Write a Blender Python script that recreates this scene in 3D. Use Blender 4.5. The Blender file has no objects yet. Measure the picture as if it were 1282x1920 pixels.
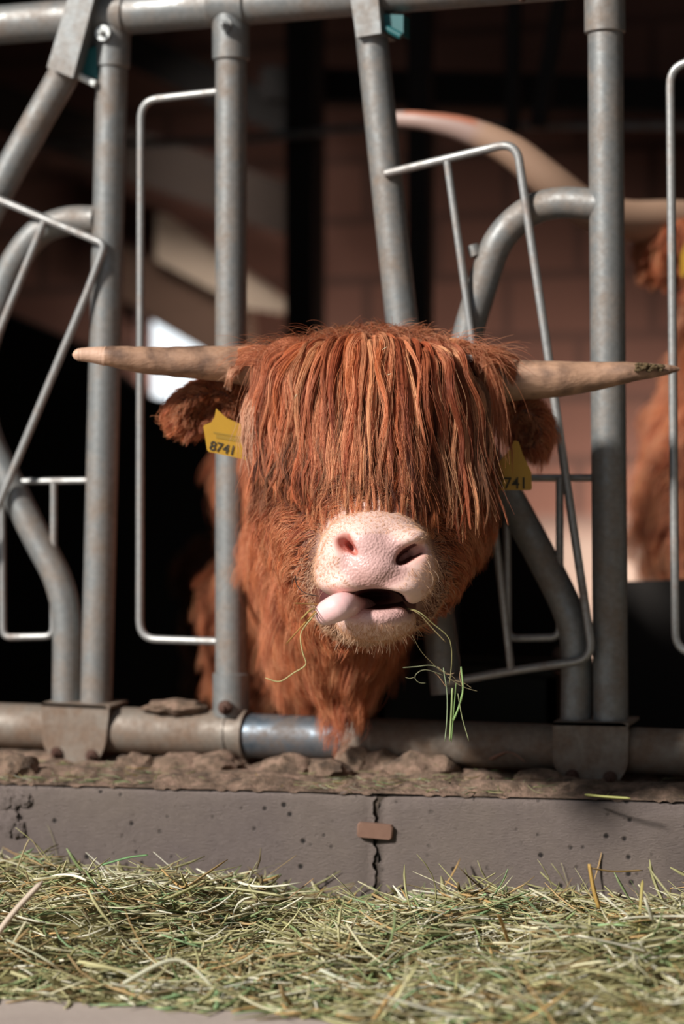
import bpy, math, random
import numpy as np
from mathutils import Vector, Matrix, Euler
from mathutils.kdtree import KDTree
from mathutils.bvhtree import BVHTree
PI = math.pi
rnd = random.Random(7)
rng = np.random.default_rng(11)
scn = bpy.context.scene
col = scn.collection

# ------------------------------------------------------------------ camera
LENS = 85.0
F = LENS / 24.0 * 1282
YAW, PITCH, DIST = math.radians(20), -math.radians(0.38), 3.75
cam_data = bpy.data.cameras.new('camera')
cam = bpy.data.objects.new('camera', cam_data); col.objects.link(cam)
cam_data.sensor_fit = 'HORIZONTAL'; cam_data.sensor_width = 24; cam_data.lens = LENS
cam.location = (DIST * math.sin(YAW), -DIST * math.cos(YAW), 0.60)
cam.rotation_euler = (PI / 2 + PITCH, 0, YAW)
cam_data.dof.use_dof = True; cam_data.dof.focus_distance = 3.22; cam_data.dof.aperture_fstop = 2.3
cam_data.clip_start = 0.05
scn.camera = cam
CR = np.array(Euler((PI / 2 + PITCH, 0, YAW)).to_matrix()); CL = np.array(cam.location)

# ------------------------------------------------------------------ light
scn.view_settings.view_transform = 'Standard'; scn.view_settings.look = 'None'
scn.view_settings.gamma = 1; scn.view_settings.exposure = 0.0
w = bpy.data.worlds.new('overcast_daylight'); scn.world = w; w.use_nodes = True
w.node_tree.nodes['Background'].inputs[0].default_value = (0.72, 0.86, 1.0, 1)
w.node_tree.nodes['Background'].inputs[1].default_value = 0.35
def light(name, kind, loc, aim, energy, color, **kw):
    l = bpy.data.lights.new(name, kind); l.energy = energy; l.color = color
    for k, v in kw.items(): setattr(l, k, v)
    o = bpy.data.objects.new(name, l); col.objects.link(o); o.location = loc
    o.rotation_euler = (Vector(aim) - Vector(loc)).to_track_quat('-Z', 'Y').to_euler()
    return o
saz, sel = math.radians(52), math.radians(32)       # sun: to the left of the camera, low
sd = CR @ np.array([math.sin(saz) * math.cos(sel), -math.sin(sel), -math.cos(saz) * math.cos(sel)])
light('sun', 'SUN', (0, 0, 6), tuple(np.array((0, 0, 6)) + sd), 6.1, (1.0, 0.955, 0.90), angle=math.radians(6))
light('board_fill', 'SPOT', (-1.35, 2.35, 1.95), (-1.47, 3.0, 1.22), 60, (1.0, 0.95, 0.9), spot_size=math.radians(42), spot_blend=.8, shadow_soft_size=.3)  # added spot that brightens the slanted board; no roof opening is built
light('wall_fill', 'AREA', (0.85, 2.45, 0.12), (-0.55, 3.1, 0.2), 27, (1.0, 0.9, 0.82), shape='SQUARE', size=0.7, spread=math.radians(80))  # added area lamp inside the stall to brighten the back wall

# ------------------------------------------------------------------ helpers
def cc(px, py, d):                       # a point in the camera's frame
    return np.array([(px - 641) / F * d, (960 - py) / F * d, -d])
def W(px, py, d):
    return CR @ cc(px, py, d) + CL
def ray(px, py):
    return CR @ np.array([(px - 641) / F, (960 - py) / F, -1.0])
def onY(px, py, Y=0.0):
    r = ray(px, py); return CL + r * ((Y - CL[1]) / r[1])
def onZ(px, py, Z):
    r = ray(px, py); return CL + r * ((Z - CL[2]) / r[2])
def lin(r, g, b):
    return tuple(((c / 255) / 12.92 if c / 255 <= 0.04045 else ((c / 255 + 0.055) / 1.055) ** 2.4) for c in (r, g, b))

def tag(o, label=None, cat=None, group=None, kind=None):
    if label: o['label'] = label
    if cat: o['category'] = cat
    if group: o['group'] = group
    if kind: o['kind'] = kind
    return o
def empty(name, loc, label, cat, group=None):
    o = bpy.data.objects.new(name, None); col.objects.link(o); o.location = loc
    o.empty_display_size = 0.1
    return tag(o, label, cat, group)
def link(name, me, mat=None, parent=None):
    o = bpy.data.objects.new(name, me); col.objects.link(o)
    if mat: me.materials.append(mat)
    if parent:
        o.parent = parent; o.matrix_parent_inverse = Matrix.Translation(-Vector(parent.location))
    return o
def mesh(name, v, f, mat=None, parent=None, smooth=True):
    me = bpy.data.meshes.new(name)
    v = np.asarray(v, dtype=np.float32)
    if isinstance(f, np.ndarray):
        n, k = f.shape
        me.vertices.add(len(v)); me.vertices.foreach_set('co', v.ravel())
        me.loops.add(n * k); me.loops.foreach_set('vertex_index', f.astype(np.int32).ravel())
        me.polygons.add(n); me.polygons.foreach_set('loop_start', np.arange(0, n * k, k, dtype=np.int32))
        me.update(calc_edges=True)
    else:
        me.from_pydata(v.tolist(), [], f)
    me.validate()
    me.polygons.foreach_set('use_smooth', [smooth] * len(me.polygons))
    me.update()
    return link(name, me, mat, parent)
def vcol(o, c, name='col'):
    a = o.data.color_attributes.new(name, 'FLOAT_COLOR', 'POINT')
    c = np.asarray(c, dtype=np.float32)
    if c.shape[1] == 3: c = np.concatenate([c, np.ones((len(c), 1), np.float32)], 1)
    a.data.foreach_set('color', c.ravel())
def fattr(o, vals, name):
    a = o.data.attributes.new(name, 'FLOAT', 'POINT'); a.data.foreach_set('value', np.asarray(vals, np.float32))

class MB:                                # collects shapes into one mesh
    def __init__(s): s.v = []; s.f = []; s.n = 0
    def add(s, v, f):
        s.v.extend([tuple(map(float, p)) for p in v]); s.f.extend([tuple(i + s.n for i in q) for q in f]); s.n += len(v); return s
    def box(s, c, size, rot=None, bev=0.0):
        sx, sy, sz = [a / 2 for a in size]
        if bev <= 0:
            v = [np.array([x, y, z]) for x in (-sx, sx) for y in (-sy, sy) for z in (-sz, sz)]
            f = [(0, 1, 3, 2), (4, 6, 7, 5), (0, 4, 5, 1), (2, 3, 7, 6), (0, 2, 6, 4), (1, 5, 7, 3)]
        else:
            b = bev; v = []; f = []
            prof = [(-sx + b, -sz), (sx - b, -sz), (sx, -sz + b), (sx, sz - b), (sx - b, sz), (-sx + b, sz), (-sx, sz - b), (-sx, -sz + b)]
            for y, k in ((-sy, 1 - b / max(sx, sz) * .6), (-sy + b * .6, 1), (sy - b * .6, 1), (sy, 1 - b / max(sx, sz) * .6)):
                v += [np.array([p[0] * k, y, p[1] * k]) for p in prof]
            for r in range(3):
                for i in range(8):
                    j = (i + 1) % 8; f.append((r * 8 + i, r * 8 + j, r * 8 + 8 + j, r * 8 + 8 + i))
            f.append(tuple(range(7, -1, -1))); f.append(tuple(range(24, 32)))
        if rot is not None: v = [rot @ p for p in v]
        return s.add([p + np.array(c) for p in v], f)
    def tube(s, pts, r, seg=20, cap=True):
        pts = [np.array(p, float) for p in pts]; n = len(pts)
        rs = [r] * n if np.isscalar(r) else list(r)
        T = [pts[min(i + 1, n - 1)] - pts[max(i - 1, 0)] for i in range(n)]
        T = [t / (np.linalg.norm(t) + 1e-12) for t in T]
        u = np.cross(T[0], (0, 0, 1.0))
        if np.linalg.norm(u) < 0.1: u = np.cross(T[0], (0, 1.0, 0))
        u /= np.linalg.norm(u); v = []; f = []
        for i in range(n):
            u = u - T[i] * np.dot(u, T[i]); u /= np.linalg.norm(u); b = np.cross(T[i], u)
            for k in range(seg):
                a = 2 * PI * k / seg; v.append(pts[i] + (u * math.cos(a) + b * math.sin(a)) * rs[i])
        for i in range(n - 1):
            for k in range(seg):
                j = (k + 1) % seg; f.append((i * seg + k, i * seg + j, (i + 1) * seg + j, (i + 1) * seg + k))
        if cap: f.append(tuple(range(seg - 1, -1, -1))); f.append(tuple((n - 1) * seg + k for k in range(seg)))
        return s.add(v, f)
    def prism(s, poly, off):             # closed 3D outline pushed by a vector
        n = len(poly); v = [np.array(p) for p in poly] + [np.array(p) + off for p in poly]
        f = [tuple(range(n)), tuple(range(2 * n - 1, n - 1, -1))] + [(i, i + n, (i + 1) % n + n, (i + 1) % n) for i in range(n)]
        return s.add(v, f)
    def build(s, name, mat, parent=None, smooth=False, auto=True):
        me = bpy.data.meshes.new(name); me.from_pydata(s.v, [], s.f); me.validate()
        me.update(); o = link(name, me, mat, parent)
        import bmesh
        bm = bmesh.new(); bm.from_mesh(me); bmesh.ops.recalc_face_normals(bm, faces=bm.faces)
        for fc in bm.faces: fc.smooth = True
        for e in bm.edges:
            if len(e.link_faces) == 2 and e.calc_face_angle(0) > 0.6: e.smooth = False
        bm.to_mesh(me); bm.free()
        return o
def fillet(pts, r, n=7):                 # round the corners of a polyline
    pts = [np.array(p, float) for p in pts]; out = [pts[0]]
    for i in range(1, len(pts) - 1):
        a, b, c = pts[i - 1], pts[i], pts[i + 1]
        la, lc = np.linalg.norm(a - b), np.linalg.norm(c - b); q = min(r, la * .45, lc * .45)
        p0, p2 = b + (a - b) / la * q, b + (c - b) / lc * q
        for k in range(n + 1):
            t = k / n; out.append(p0 * (1 - t) ** 2 + b * 2 * t * (1 - t) + p2 * t * t)
    out.append(pts[-1]); return out
def spline(pts, n=60):                   # Catmull-Rom
    P = [np.array(p, float) for p in pts]; P = [2 * P[0] - P[1]] + P + [2 * P[-1] - P[-2]]; out = []
    m = len(P) - 3
    for k in range(n + 1):
        x = k / n * m; i = min(int(x), m - 1); t = x - i; a, b, c, d = P[i:i + 4]
        out.append(0.5 * ((2 * b) + (c - a) * t + (2 * a - 5 * b + 4 * c - d) * t * t + (3 * b - a - 3 * c + d) * t ** 3))
    return out

# materials --------------------------------------------------------
class Mat:
    def __init__(s, name):
        s.m = bpy.data.materials.new(name); s.m.use_nodes = True; s.t = s.m.node_tree; s.b = s.t.nodes['Principled BSDF']
    def n(s, t, **kw):
        q = s.t.nodes.new(t)
        for k, v in kw.items():
            if k in q.inputs.keys(): q.inputs[k].default_value = v
            else: setattr(q, k, v)
        return q
    def l(s, a, b): s.t.links.new(a, b)
    def coord(s, sc=(1, 1, 1)):
        g = s.n('ShaderNodeNewGeometry'); m = s.n('ShaderNodeMapping'); m.inputs['Scale'].default_value = sc
        s.l(g.outputs['Position'], m.inputs[0]); return m.outputs[0]
    def noise(s, v, scale, detail=4, rough=.55):
        q = s.n('ShaderNodeTexNoise'); q.inputs['Scale'].default_value = scale; q.inputs['Detail'].default_value = detail
        q.inputs['Roughness'].default_value = rough; s.l(v, q.inputs['Vector']); return q.outputs['Fac']
    def ramp(s, fac, stops):
        r = s.n('ShaderNodeValToRGB'); e = r.color_ramp.elements
        e[0].position, e[0].color = stops[0][0], (*stops[0][1], 1); e[1].position, e[1].color = stops[1][0], (*stops[1][1], 1)
        for p, c in stops[2:]: q = e.new(p); q.color = (*c, 1)
        s.l(fac, r.inputs[0]); return r.outputs[0]
    def mix(s, fac, a, b, mode='MIX'):
        q = s.n('ShaderNodeMix'); q.data_type = 'RGBA'; q.blend_type = mode
        for val, i in ((fac, 0), (a, 6), (b, 7)):
            if hasattr(val, 'links'): s.l(val, q.inputs[i])
            elif i == 0: q.inputs[0].default_value = val
            else: q.inputs[i].default_value = (*val, 1)
        return q.outputs[2]
    def bump(s, h, strength=.3, dist=.002):
        q = s.n('ShaderNodeBump'); q.inputs['Strength'].default_value = strength; q.inputs['Distance'].default_value = dist
        s.l(h, q.inputs['Height']); s.l(q.outputs[0], s.b.inputs['Normal']); return q
    def base(s, c):
        if hasattr(c, 'links'): s.l(c, s.b.inputs['Base Color'])
        else: s.b.inputs['Base Color'].default_value = (*c, 1)
    def p(s, **kw):
        for k, v in kw.items(): s.b.inputs[k.replace('_', ' ')].default_value = v
        return s.m

def metal_mat(name, clean, dirt, d0, d1, metallic=.55, rough=.42):
    m = Mat(name); v = m.coord()
    n1 = m.noise(v, 17, 8, .7); n2 = m.noise(v, 120, 3)
    cl = m.mix(n2, tuple(c * .72 for c in clean), tuple(min(1, c * 1.22) for c in clean))
    f = m.ramp(n1, [(d0, (0, 0, 0)), (d1, (1, 1, 1))])
    m.base(m.mix(f, cl, m.mix(n2, tuple(c * .6 for c in dirt), tuple(c * 1.3 for c in dirt))))
    mm = m.n('ShaderNodeMath', operation='MULTIPLY_ADD'); m.l(f, mm.inputs[0]); mm.inputs[1].default_value = -metallic * .8; mm.inputs[2].default_value = metallic
    m.l(mm.outputs[0], m.b.inputs['Metallic'])
    rr = m.n('ShaderNodeMath', operation='MULTIPLY_ADD'); m.l(f, rr.inputs[0]); rr.inputs[1].default_value = .3; rr.inputs[2].default_value = rough
    m.l(rr.outputs[0], m.b.inputs['Roughness']); m.bump(n2, .25, .001)
    return m.m
galv = metal_mat('galvanised_steel', lin(132, 134, 133), lin(122, 106, 92), .42, .72, .5, .44)
galv_low = metal_mat('soiled_galvanised_steel', lin(130, 122, 112), lin(112, 92, 76), .34, .62, .3, .5)
rod_mat = metal_mat('galvanised_rod', lin(160, 160, 158), lin(130, 112, 100), .5, .75)
dark_rod = rod_mat
rust = metal_mat('rusted_bolt', lin(92, 66, 54), lin(70, 45, 36), .4, .6, .3, .7)
zinc = metal_mat('bright_zinc', lin(205, 208, 205), lin(150, 140, 120), .6, .8, .5, .35)
m = Mat('teal_plastic'); m.base(lin(20, 86, 88)); teal = m.p(Roughness=.45)
m = Mat('white_plastic'); m.base(lin(215, 218, 214)); whitep = m.p(Roughness=.4)

m = Mat('cast_concrete'); v = m.coord(); n1 = m.noise(v, 5, 4); n2 = m.noise(v, 60, 5, .65)
vo = m.n('ShaderNodeTexVoronoi'); vo.inputs['Scale'].default_value = 42; m.l(v, vo.inputs['Vector'])
pit = m.ramp(vo.outputs['Distance'], [(.10, (0, 0, 0)), (.2, (1, 1, 1))])
big = m.noise(v, 13, 2); sel_ = m.ramp(big, [(.42, (0, 0, 0)), (.5, (1, 1, 1))])
pits = m.mix(sel_, (1, 1, 1), pit)
cst = m.mix(n1, lin(114, 102, 106), lin(146, 132, 118)); cst = m.mix(n2, m.mix(.5, cst, lin(82, 70, 66)), cst)
m.base(m.mix(pits, lin(38, 32, 30), cst))
n3 = m.noise(m.coord((1, 1, 3)), 150, 5, .75); hgt = m.mix(.5, m.mix(.45, pits, n2), n3); m.bump(hgt, 1.0, .009); concrete = m.p(Roughness=.9)
m = Mat('floor_concrete'); v = m.coord(); n1 = m.noise(v, 7, 5); n2 = m.noise(v, 80, 4)
m.base(m.mix(n1, lin(148, 134, 126), lin(178, 164, 154))); m.bump(n2, .4, .002); floorm = m.p(Roughness=.85)
m = Mat('dark_stall_floor'); m.base(lin(50, 42, 34)); stallm = m.p(Roughness=.9)
m = Mat('dried_dung_and_soil'); v = m.coord(); n1 = m.noise(v, 38, 6, .7); n2 = m.noise(v, 160, 4, .7)
m.base(m.ramp(n1, [(.32, lin(62, 50, 40)), (.5, lin(112, 92, 76)), (.62, lin(140, 114, 98)), (.75, lin(92, 88, 56))]))
m.bump(m.mix(.5, n1, n2), .9, .008); dirtm = m.p(Roughness=.95)
m = Mat('terracotta_blocks'); g = m.n('ShaderNodeNewGeometry'); sx = m.n('ShaderNodeSeparateXYZ'); m.l(g.outputs['Position'], sx.inputs[0])
cx = m.n('ShaderNodeCombineXYZ'); m.l(sx.outputs[0], cx.inputs[0]); m.l(sx.outputs[2], cx.inputs[1])
br = m.n('ShaderNodeTexBrick'); m.l(cx.outputs[0], br.inputs['Vector'])
br.inputs['Scale'].default_value = 1; br.inputs['Brick Width'].default_value = .42; br.inputs['Row Height'].default_value = .175; br.inputs['Mortar Size'].default_value = .014
br.inputs['Color1'].default_value = (*lin(142, 98, 82), 1); br.inputs['Color2'].default_value = (*lin(128, 88, 74), 1); br.inputs['Mortar'].default_value = (*lin(84, 62, 54), 1)
nz = m.noise(m.coord(), 3, 4)
lo = m.n('ShaderNodeMapRange'); m.l(sx.outputs[2], lo.inputs[0]); lo.inputs[1].default_value = .56; lo.inputs[2].default_value = .46
m.base(m.mix(lo.outputs[0], m.mix(nz, br.outputs[0], lin(112, 76, 64)), lin(176, 152, 138))); m.bump(br.outputs['Fac'], -.5, .006); brick = m.p(Roughness=.9)
def wood(name, a, b):
    m = Mat(name); n = m.noise(m.coord((3, 3, 25)), 4, 5); m.base(m.mix(n, a, b)); m.bump(n, .3, .003); return m.p(Roughness=.85)
wood_dark = wood('dark_timber', lin(44, 34, 28), lin(66, 50, 40)); wood_pale = wood('pale_timber', lin(176, 152, 130), lin(205, 184, 164))
wood_mid = wood('brown_timber', lin(84, 62, 48), lin(110, 82, 66)); wood_black = wood('tarred_timber', lin(24, 20, 18), lin(36, 30, 26))
m = Mat('old_plaster'); m.base(lin(70, 58, 50)); plaster = m.p(Roughness=.95)

# ------------------------------------------------------------------ the building
def struct(name, mb, mat): return tag(mb.build(name, mat), kind='structure')
STZ = -0.05
FE = -0.26                                # nominal front of the curb
struct('floor', MB().box((0, -2.2, -.05), (9, 4.6, .1)), floorm)
struct('floor_stall', MB().box((0, 2.0, STZ - .05), (9, 4.0, .1)), stallm)
BW = 3.1
# back wall with a sloping opening at the left
wq = [onY(x, y, BW) for x, y in ((255, 583), (560, 760), (560, 766), (255, 748))]
x0, x1 = wq[0][0], wq[1][0]; zt0, zt1, zb0, zb1 = wq[0][2], wq[1][2], wq[3][2], wq[2][2]
ww = MB(); T = np.array((0, .2, 0))
ww.prism([(-4.5, BW, STZ), (x0, BW, STZ), (x0, BW, 3.4), (-4.5, BW, 3.4)], T)
ww.prism([(x1, BW, STZ), (3.2, BW, STZ), (3.2, BW, 3.4), (x1, BW, 3.4)], T)
ww.prism([(x0, BW, STZ), (x1, BW, STZ), (x1, BW, zb1), (x0, BW, zb0)], T)
ww.prism([(x0, BW, zt0), (x1, BW, zt1), (x1, BW, 3.4), (x0, BW, 3.4)], T)
struct('wall_back', ww, brick)
m = Mat('hazy_lit_pane'); m.base((.8, .85, .9)); m.b.inputs['Emission Color'].default_value = (.86, .95, 1, 1); pane = m.p(Emission_Strength=1.5, Roughness=.3)
win = MB().prism([(x0, BW + .12, zb0), (x1, BW + .12, zb1), (x1, BW + .12, zt1), (x0, BW + .12, zt0)], np.array((0, .01, 0)))
struct('window_1', win, pane)
struct('wall_left', MB().box((-4.5, 1.5, 1.6), (.2, 3.4, 3.6)), plaster)
struct('wall_right', MB().box((3.2, 0.2, 1.6), (.2, 6.4, 3.6)), plaster)
struct('wall_side_blocker', MB().box((2.3, -2.4, 1.5), (.15, 4.4, 3.2)), plaster)  # added unseen wall, blocks sky light from the right front
struct('wall_front_blocker', MB().prism([(-4.5, 0, .0), (-.74, 0, .0), (-.74, 0, 3.4), (-4.5, 0, 3.4)], np.array((0, .15, 0))), plaster)  # added unseen wall, keeps the sun out of the stall
struct('ceiling', MB().box((-.65, 1.15, 3.0), (7.8, 4.3, .1)), wood_dark)

# curb: two cast blocks with a ragged joint
CT = .17
def onC(px, py): return onZ(px, py, CT)
a0, a1 = onC(0, 1472), onC(1282, 1506)
dirc = (a1 - a0) / np.linalg.norm(a1 - a0); nrm = np.array((dirc[1], -dirc[0], 0))
jm = onC(705, 1490); jt = np.dot(jm - a0, dirc)
def curb_block(name, t0, t1, seed):
    nx, nz = int((t1 - t0) / .006) if (t1 - t0) < 1 else 200, 34
    r = np.random.default_rng(seed); v = []; f = []
    prof = []                                     # over the front edge: from floor up, then back over the top
    for k in range(nz + 1): prof.append((0.0, -.02 + (CT + .02) * k / nz))
    prof[-1] = (-.006, CT - .001); prof[-2] = (-.001, CT - .005)
    for k in range(1, 12): prof.append((-.006 - .42 * k / 11, CT))
    prof.append((-.426, -.05))
    m_ = len(prof)
    ph = r.random(8) * 6
    for i in range(nx + 1):
        t = t0 + (t1 - t0) * i / nx
        for k, (o, z) in enumerate(prof):
            tt = t
            wob = .0022 * math.sin(z * 160 + ph[0]) + .0018 * math.sin(z * 410 + ph[1]) + .001 * math.sin(z * 900 + ph[5])
            if i == 0: tt += wob
            if i == nx: tt -= wob * .9
            edge = min(1, min(i, nx - i) / 2.0)
            push = .0012 * math.sin(t * 9 + ph[2] + z * 7) + .0006 * math.sin(t * 61 + z * 33 + ph[3])
            if k > nz - 3 and k <= nz + 2: push += -.004 * max(0, math.sin(t * 23 + ph[4]) * math.sin(t * 7 + ph[6]))
            oo = o - (1 - edge) * .006 + (push if k <= nz + 2 else 0)
            p = a0 + dirc * tt + nrm * oo; v.append((p[0], p[1], z))
    for i in range(nx):
        for k in range(m_ - 1): f.append((i * m_ + k, (i + 1) * m_ + k, (i + 1) * m_ + k + 1, i * m_ + k + 1))
    f.append(tuple(range(m_ - 1, -1, -1))); f.append(tuple(nx * m_ + k for k in range(m_)))
    return tag(mesh(name, v, f, concrete), kind='structure')
curb_block('trim_1', -1.6, jt - .0035, 1); curb_block('trim_2', jt + .0035, 2.6, 2)
m = Mat('joint_mortar'); v = m.coord(); n = m.noise(v, 90, 5, .7); m.base(m.ramp(n, [(.4, lin(38, 32, 28)), (.6, lin(90, 78, 68))])); m.bump(n, 1, .006); mort = m.p(Roughness=.95)
pj = a0 + dirc * jt - nrm * .02; Rj = np.array([[dirc[0], nrm[0], 0], [dirc[1], nrm[1], 0], [0, 0, 1]])
struct('trim_3', MB().box((pj[0], pj[1], CT / 2), (.03, .02, CT - .004), Rj), mort)
ps = onC(705, 1490); zc = CT - (1557 - 1490) / F * np.dot(CR.T @ (ps - CL), (0, 0, -1))
sh = ps + nrm * .004; sp = MB().box((sh[0], sh[1], zc), (.052, .014, .022), Rj @ np.array([[.998, 0, .06], [0, 1, 0], [-.06, 0, .998]]), .003)
m = Mat('rust_flake'); n = m.noise(m.coord(), 60, 4); m.base(m.mix(n, lin(100, 72, 58), lin(128, 98, 82))); rustf = m.p(Roughness=.9)
tag(sp.build('metal_shim', rustf), 'small rusty brown metal shim wedged across the joint of the concrete curb', 'metal plate')

m = Mat('partition_and_shade_panel'); m.base(lin(26, 22, 19)); partm = m.p(Roughness=.95)  # even near-black, shared by the partition and the two added shade sheets
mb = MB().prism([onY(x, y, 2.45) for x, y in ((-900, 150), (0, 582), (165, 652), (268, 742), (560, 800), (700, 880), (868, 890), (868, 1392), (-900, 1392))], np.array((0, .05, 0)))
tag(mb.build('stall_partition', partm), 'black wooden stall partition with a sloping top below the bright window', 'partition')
mb = MB()
def blob0(mb, c, s, seed):
    r = np.random.default_rng(seed); import bmesh; from mathutils import noise as ns
    bm = bmesh.new(); bmesh.ops.create_icosphere(bm, subdivisions=4, radius=1)
    v = [np.array(q.co * (1 + .3 * ns.noise(q.co * 2 + Vector((seed, 0, 0))) + .16 * ns.noise(q.co * 5) + .08 * ns.noise(q.co * 11))) * s + c for q in bm.verts]
    f = [tuple(x.index for x in fc.verts) for fc in bm.faces]; bm.free(); mb.add(v, f)
for k, (x, z, a, b) in enumerate(((6, .148, .022, .016), (38, .150, .018, .012), (12, .118, .020, .022), (34, .106, .012, .014))):
    q = a0 + dirc * np.dot(onZ(x, 1473, CT) - a0, dirc); blob0(mb, np.array((q[0], q[1], z)) + nrm * .001, np.array((a, .007, b)), k + 3)
tag(mb.build('mortar_lump', concrete), 'rough grey mortar lump stuck on the curb face at the left edge', 'mortar')
mb = MB().prism([onY(x, y, 1.7) for x, y in ((856, 890), (934, 890), (950, 935), (1068, 1170), (1040, 1228), (1030, 1330), (1026, 1388), (856, 1388))], np.array((0, .12, 0)))  # added black slab that darkens the gap left of the right loop tube
tag(mb.build('shade_panel', partm), 'added tall black shade bin with slanted side behind the fence, left of the bright wall patch', 'bin')
mb = MB().prism([onY(x, y, .5) for x, y in ((1148, 1092), (1900, 1060), (1900, 1408), (1148, 1408))], np.array((0, .03, 0)))  # added dark sheet in place of the shade below the second cow
tag(mb.build('shade_board', partm), 'added black low board standing in for shade behind the fence right of the right post, before the second cow', 'board')
# timbers and posts inside the barn
def timber(name, pts, wd, th, mat, label, cat, Y):
    P = [onY(x, y, Y) for x, y in pts]; a, b = P; ax = (b - a) / np.linalg.norm(b - a); u = np.cross(ax, (0, 1, 0))
    R = np.stack([u, np.cross(ax, u), ax], 1)
    return tag(MB().box((a + b) / 2, (wd, th, np.linalg.norm(b - a)), R, min(wd, th) * .08).build(name, mat), label, cat)
pb = [onY(x, y, 3.0) for x, y in ((292, 398), (545, 577), (520, 586), (462, 578), (292, 488))]
tag(MB().prism(pb, np.array((0, .1, 0))).build('slanted_board', wood_pale), 'pale spot-lit wooden board slanting down behind the second steel post', 'board')
pb = [onY(x, y, 3.04) for x, y in ((225, 455), (292, 486), (462, 580), (475, 716), (268, 584), (225, 560))]
tag(MB().prism(pb, np.array((0, .06, 0))).build('slanted_board', wood_mid), 'dark brown wooden board slanting above the bright window', 'board')
timber('barn_post', [(572, -200), (572, 1380)], .075, .09, wood_black, 'dark upright timber post rising just behind the red cow\'s hair', 'post', 2.3)
timber('barn_post', [(788, -200), (788, 1380)], .05, .05, wood_black, 'dark slim upright post behind the slanted steel arm in the middle', 'post', 1.9)
timber('hanging_bar', [(966, -60), (960, 250)], .03, .03, wood_black, 'blurred dark upright bar hanging from the barn roof near the big curved horn', 'bar', 1.9)
timber('diagonal_brace', [(1060, -60), (1008, 240)], .035, .03, wood_black, 'blurred dark diagonal brace between the hanging bar and right post', 'brace', 1.9)
timber('roof_beam', [(500, 160), (3600, 251)], .09, .1, wood_black, 'dark horizontal roof beam far back above the curved horn', 'beam', 2.7)
timber('roof_beam', [(-400, 60), (560, 400)], .14, .12, wood_dark, 'dark brown sloping roof beam far back behind the two left posts', 'beam', 2.9)
timber('roof_beam', [(-300, -150), (560, 230)], .1, .12, wood_black, 'black sloping roof beam highest in the back left of the barn', 'beam', 2.95)
tag(MB().tube(spline([onY(-400, 275, 2.2), onY(300, 268, 2.2), onY(560, 252, 2.2), onY(700, 240, 2.2), onY(1400, 235, 2.2), onY(3600, 230, 2.2)], 20), .010, 10).build('water_pipe', galv), 'thin grey pipe running across the dark barn behind the fence', 'pipe')

# ------------------------------------------------------------------ feed fence
def P0(x, y, off=0.0): return onY(x, y, off)
fo = onY(641, 1385); fence = empty('feed_fence', (fo[0], 0, CT), 'galvanised steel feed fence with upright posts between two rails on the curb', 'fence')
def tb(name, pts, r, mat=galv, parent=fence, seg=24, fr=0, off=0.0):
    q = [P0(x, y, off) for x, y in pts]
    if fr: q = fillet(q, fr)
    return MB().tube(q, r, seg).build(name, mat, parent)
# rails
tb('bottom_rail', [(-500, 1341), (462, 1377)], .0365, galv_low)
tb('bottom_rail', [(650, 1386.2), (1900, 1434)], .0345, galv_low)
worn = metal_mat('rubbed_steel', lin(98, 110, 120), lin(96, 82, 72), .4, .66, .7, .42)
tb('rubbed_rail', [(462, 1379), (651, 1386.2)], .0345, worn)['label'] = 'bluish steel rail section rubbed shiny'
tb('rail_collar', [(458, 1377), (466, 1377.4)], .040, galv_low); tb('rail_collar', [(428, 1376), (434, 1376)], .0385, galv_low)
tb('top_rail', [(-500, 88), (1900, -110)], .0315, galv)
# posts
tb('post', [(212, 60), (180, 1335)], .0255, galv); tb('post', [(433, 40), (433, 1340)], .0250, galv); tb('post', [(1134, -60), (1145, 1380)], .0262, galv)
tb('post', [(1392, -120), (1404, 1400)], .026, galv)
# couplings
def sleeve(x, y0, y1, x1=None, r=.0292):
    mb = MB(); a, b = P0(x, y0), P0(x1 or x, y1); d = (b - a) / np.linalg.norm(b - a)
    mb.tube([a, a + d * .001, b - d * .002, b], [r - .002, r, r, r - .0025], 28); return mb.build('post_sleeve', galv, fence)
sleeve(213, -20, 128, 210); sleeve(433, -30, 114); sleeve(1133, -90, 63, 1134, .0305); sleeve(433, 1262, 1345, None, .0288)
for x, y in ((207, 30), (433, 10), (1133, -46)):
    s = -198 / 2400.
    tb('rail_clamp', [(x - 33, y - s * -33), (x + 33, y + s * 33)], .0355, galv)
def bolt(x, y, off, r=.008, mat=rust, washer=None, parent=fence):
    p = P0(x, y, off); mb = MB(); L = np.array((0, -1.0, 0))
    v = []
    mb.tube([p, p + L * .006, p + L * .007], [r, r, r * .8], 6); mb.tube([p, p + L * .013, p + L * .014], [r * .5, r * .5, r * .35], 10)
    o = mb.build('bolt', mat, parent)
    if washer: MB().tube([p + L * -.003, p + L * .002], washer, 20).build('washer', zinc if washer > .012 else mat, o)
    return o
b1 = bolt(193, 62, -.036, .0055, zinc, .0125); bolt(422, 46, -.038, .008, galv, .0105); bolt(980, -3, -.03, .006)
bolt(422, 1327, -.034, .010, rust, .0115)
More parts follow.
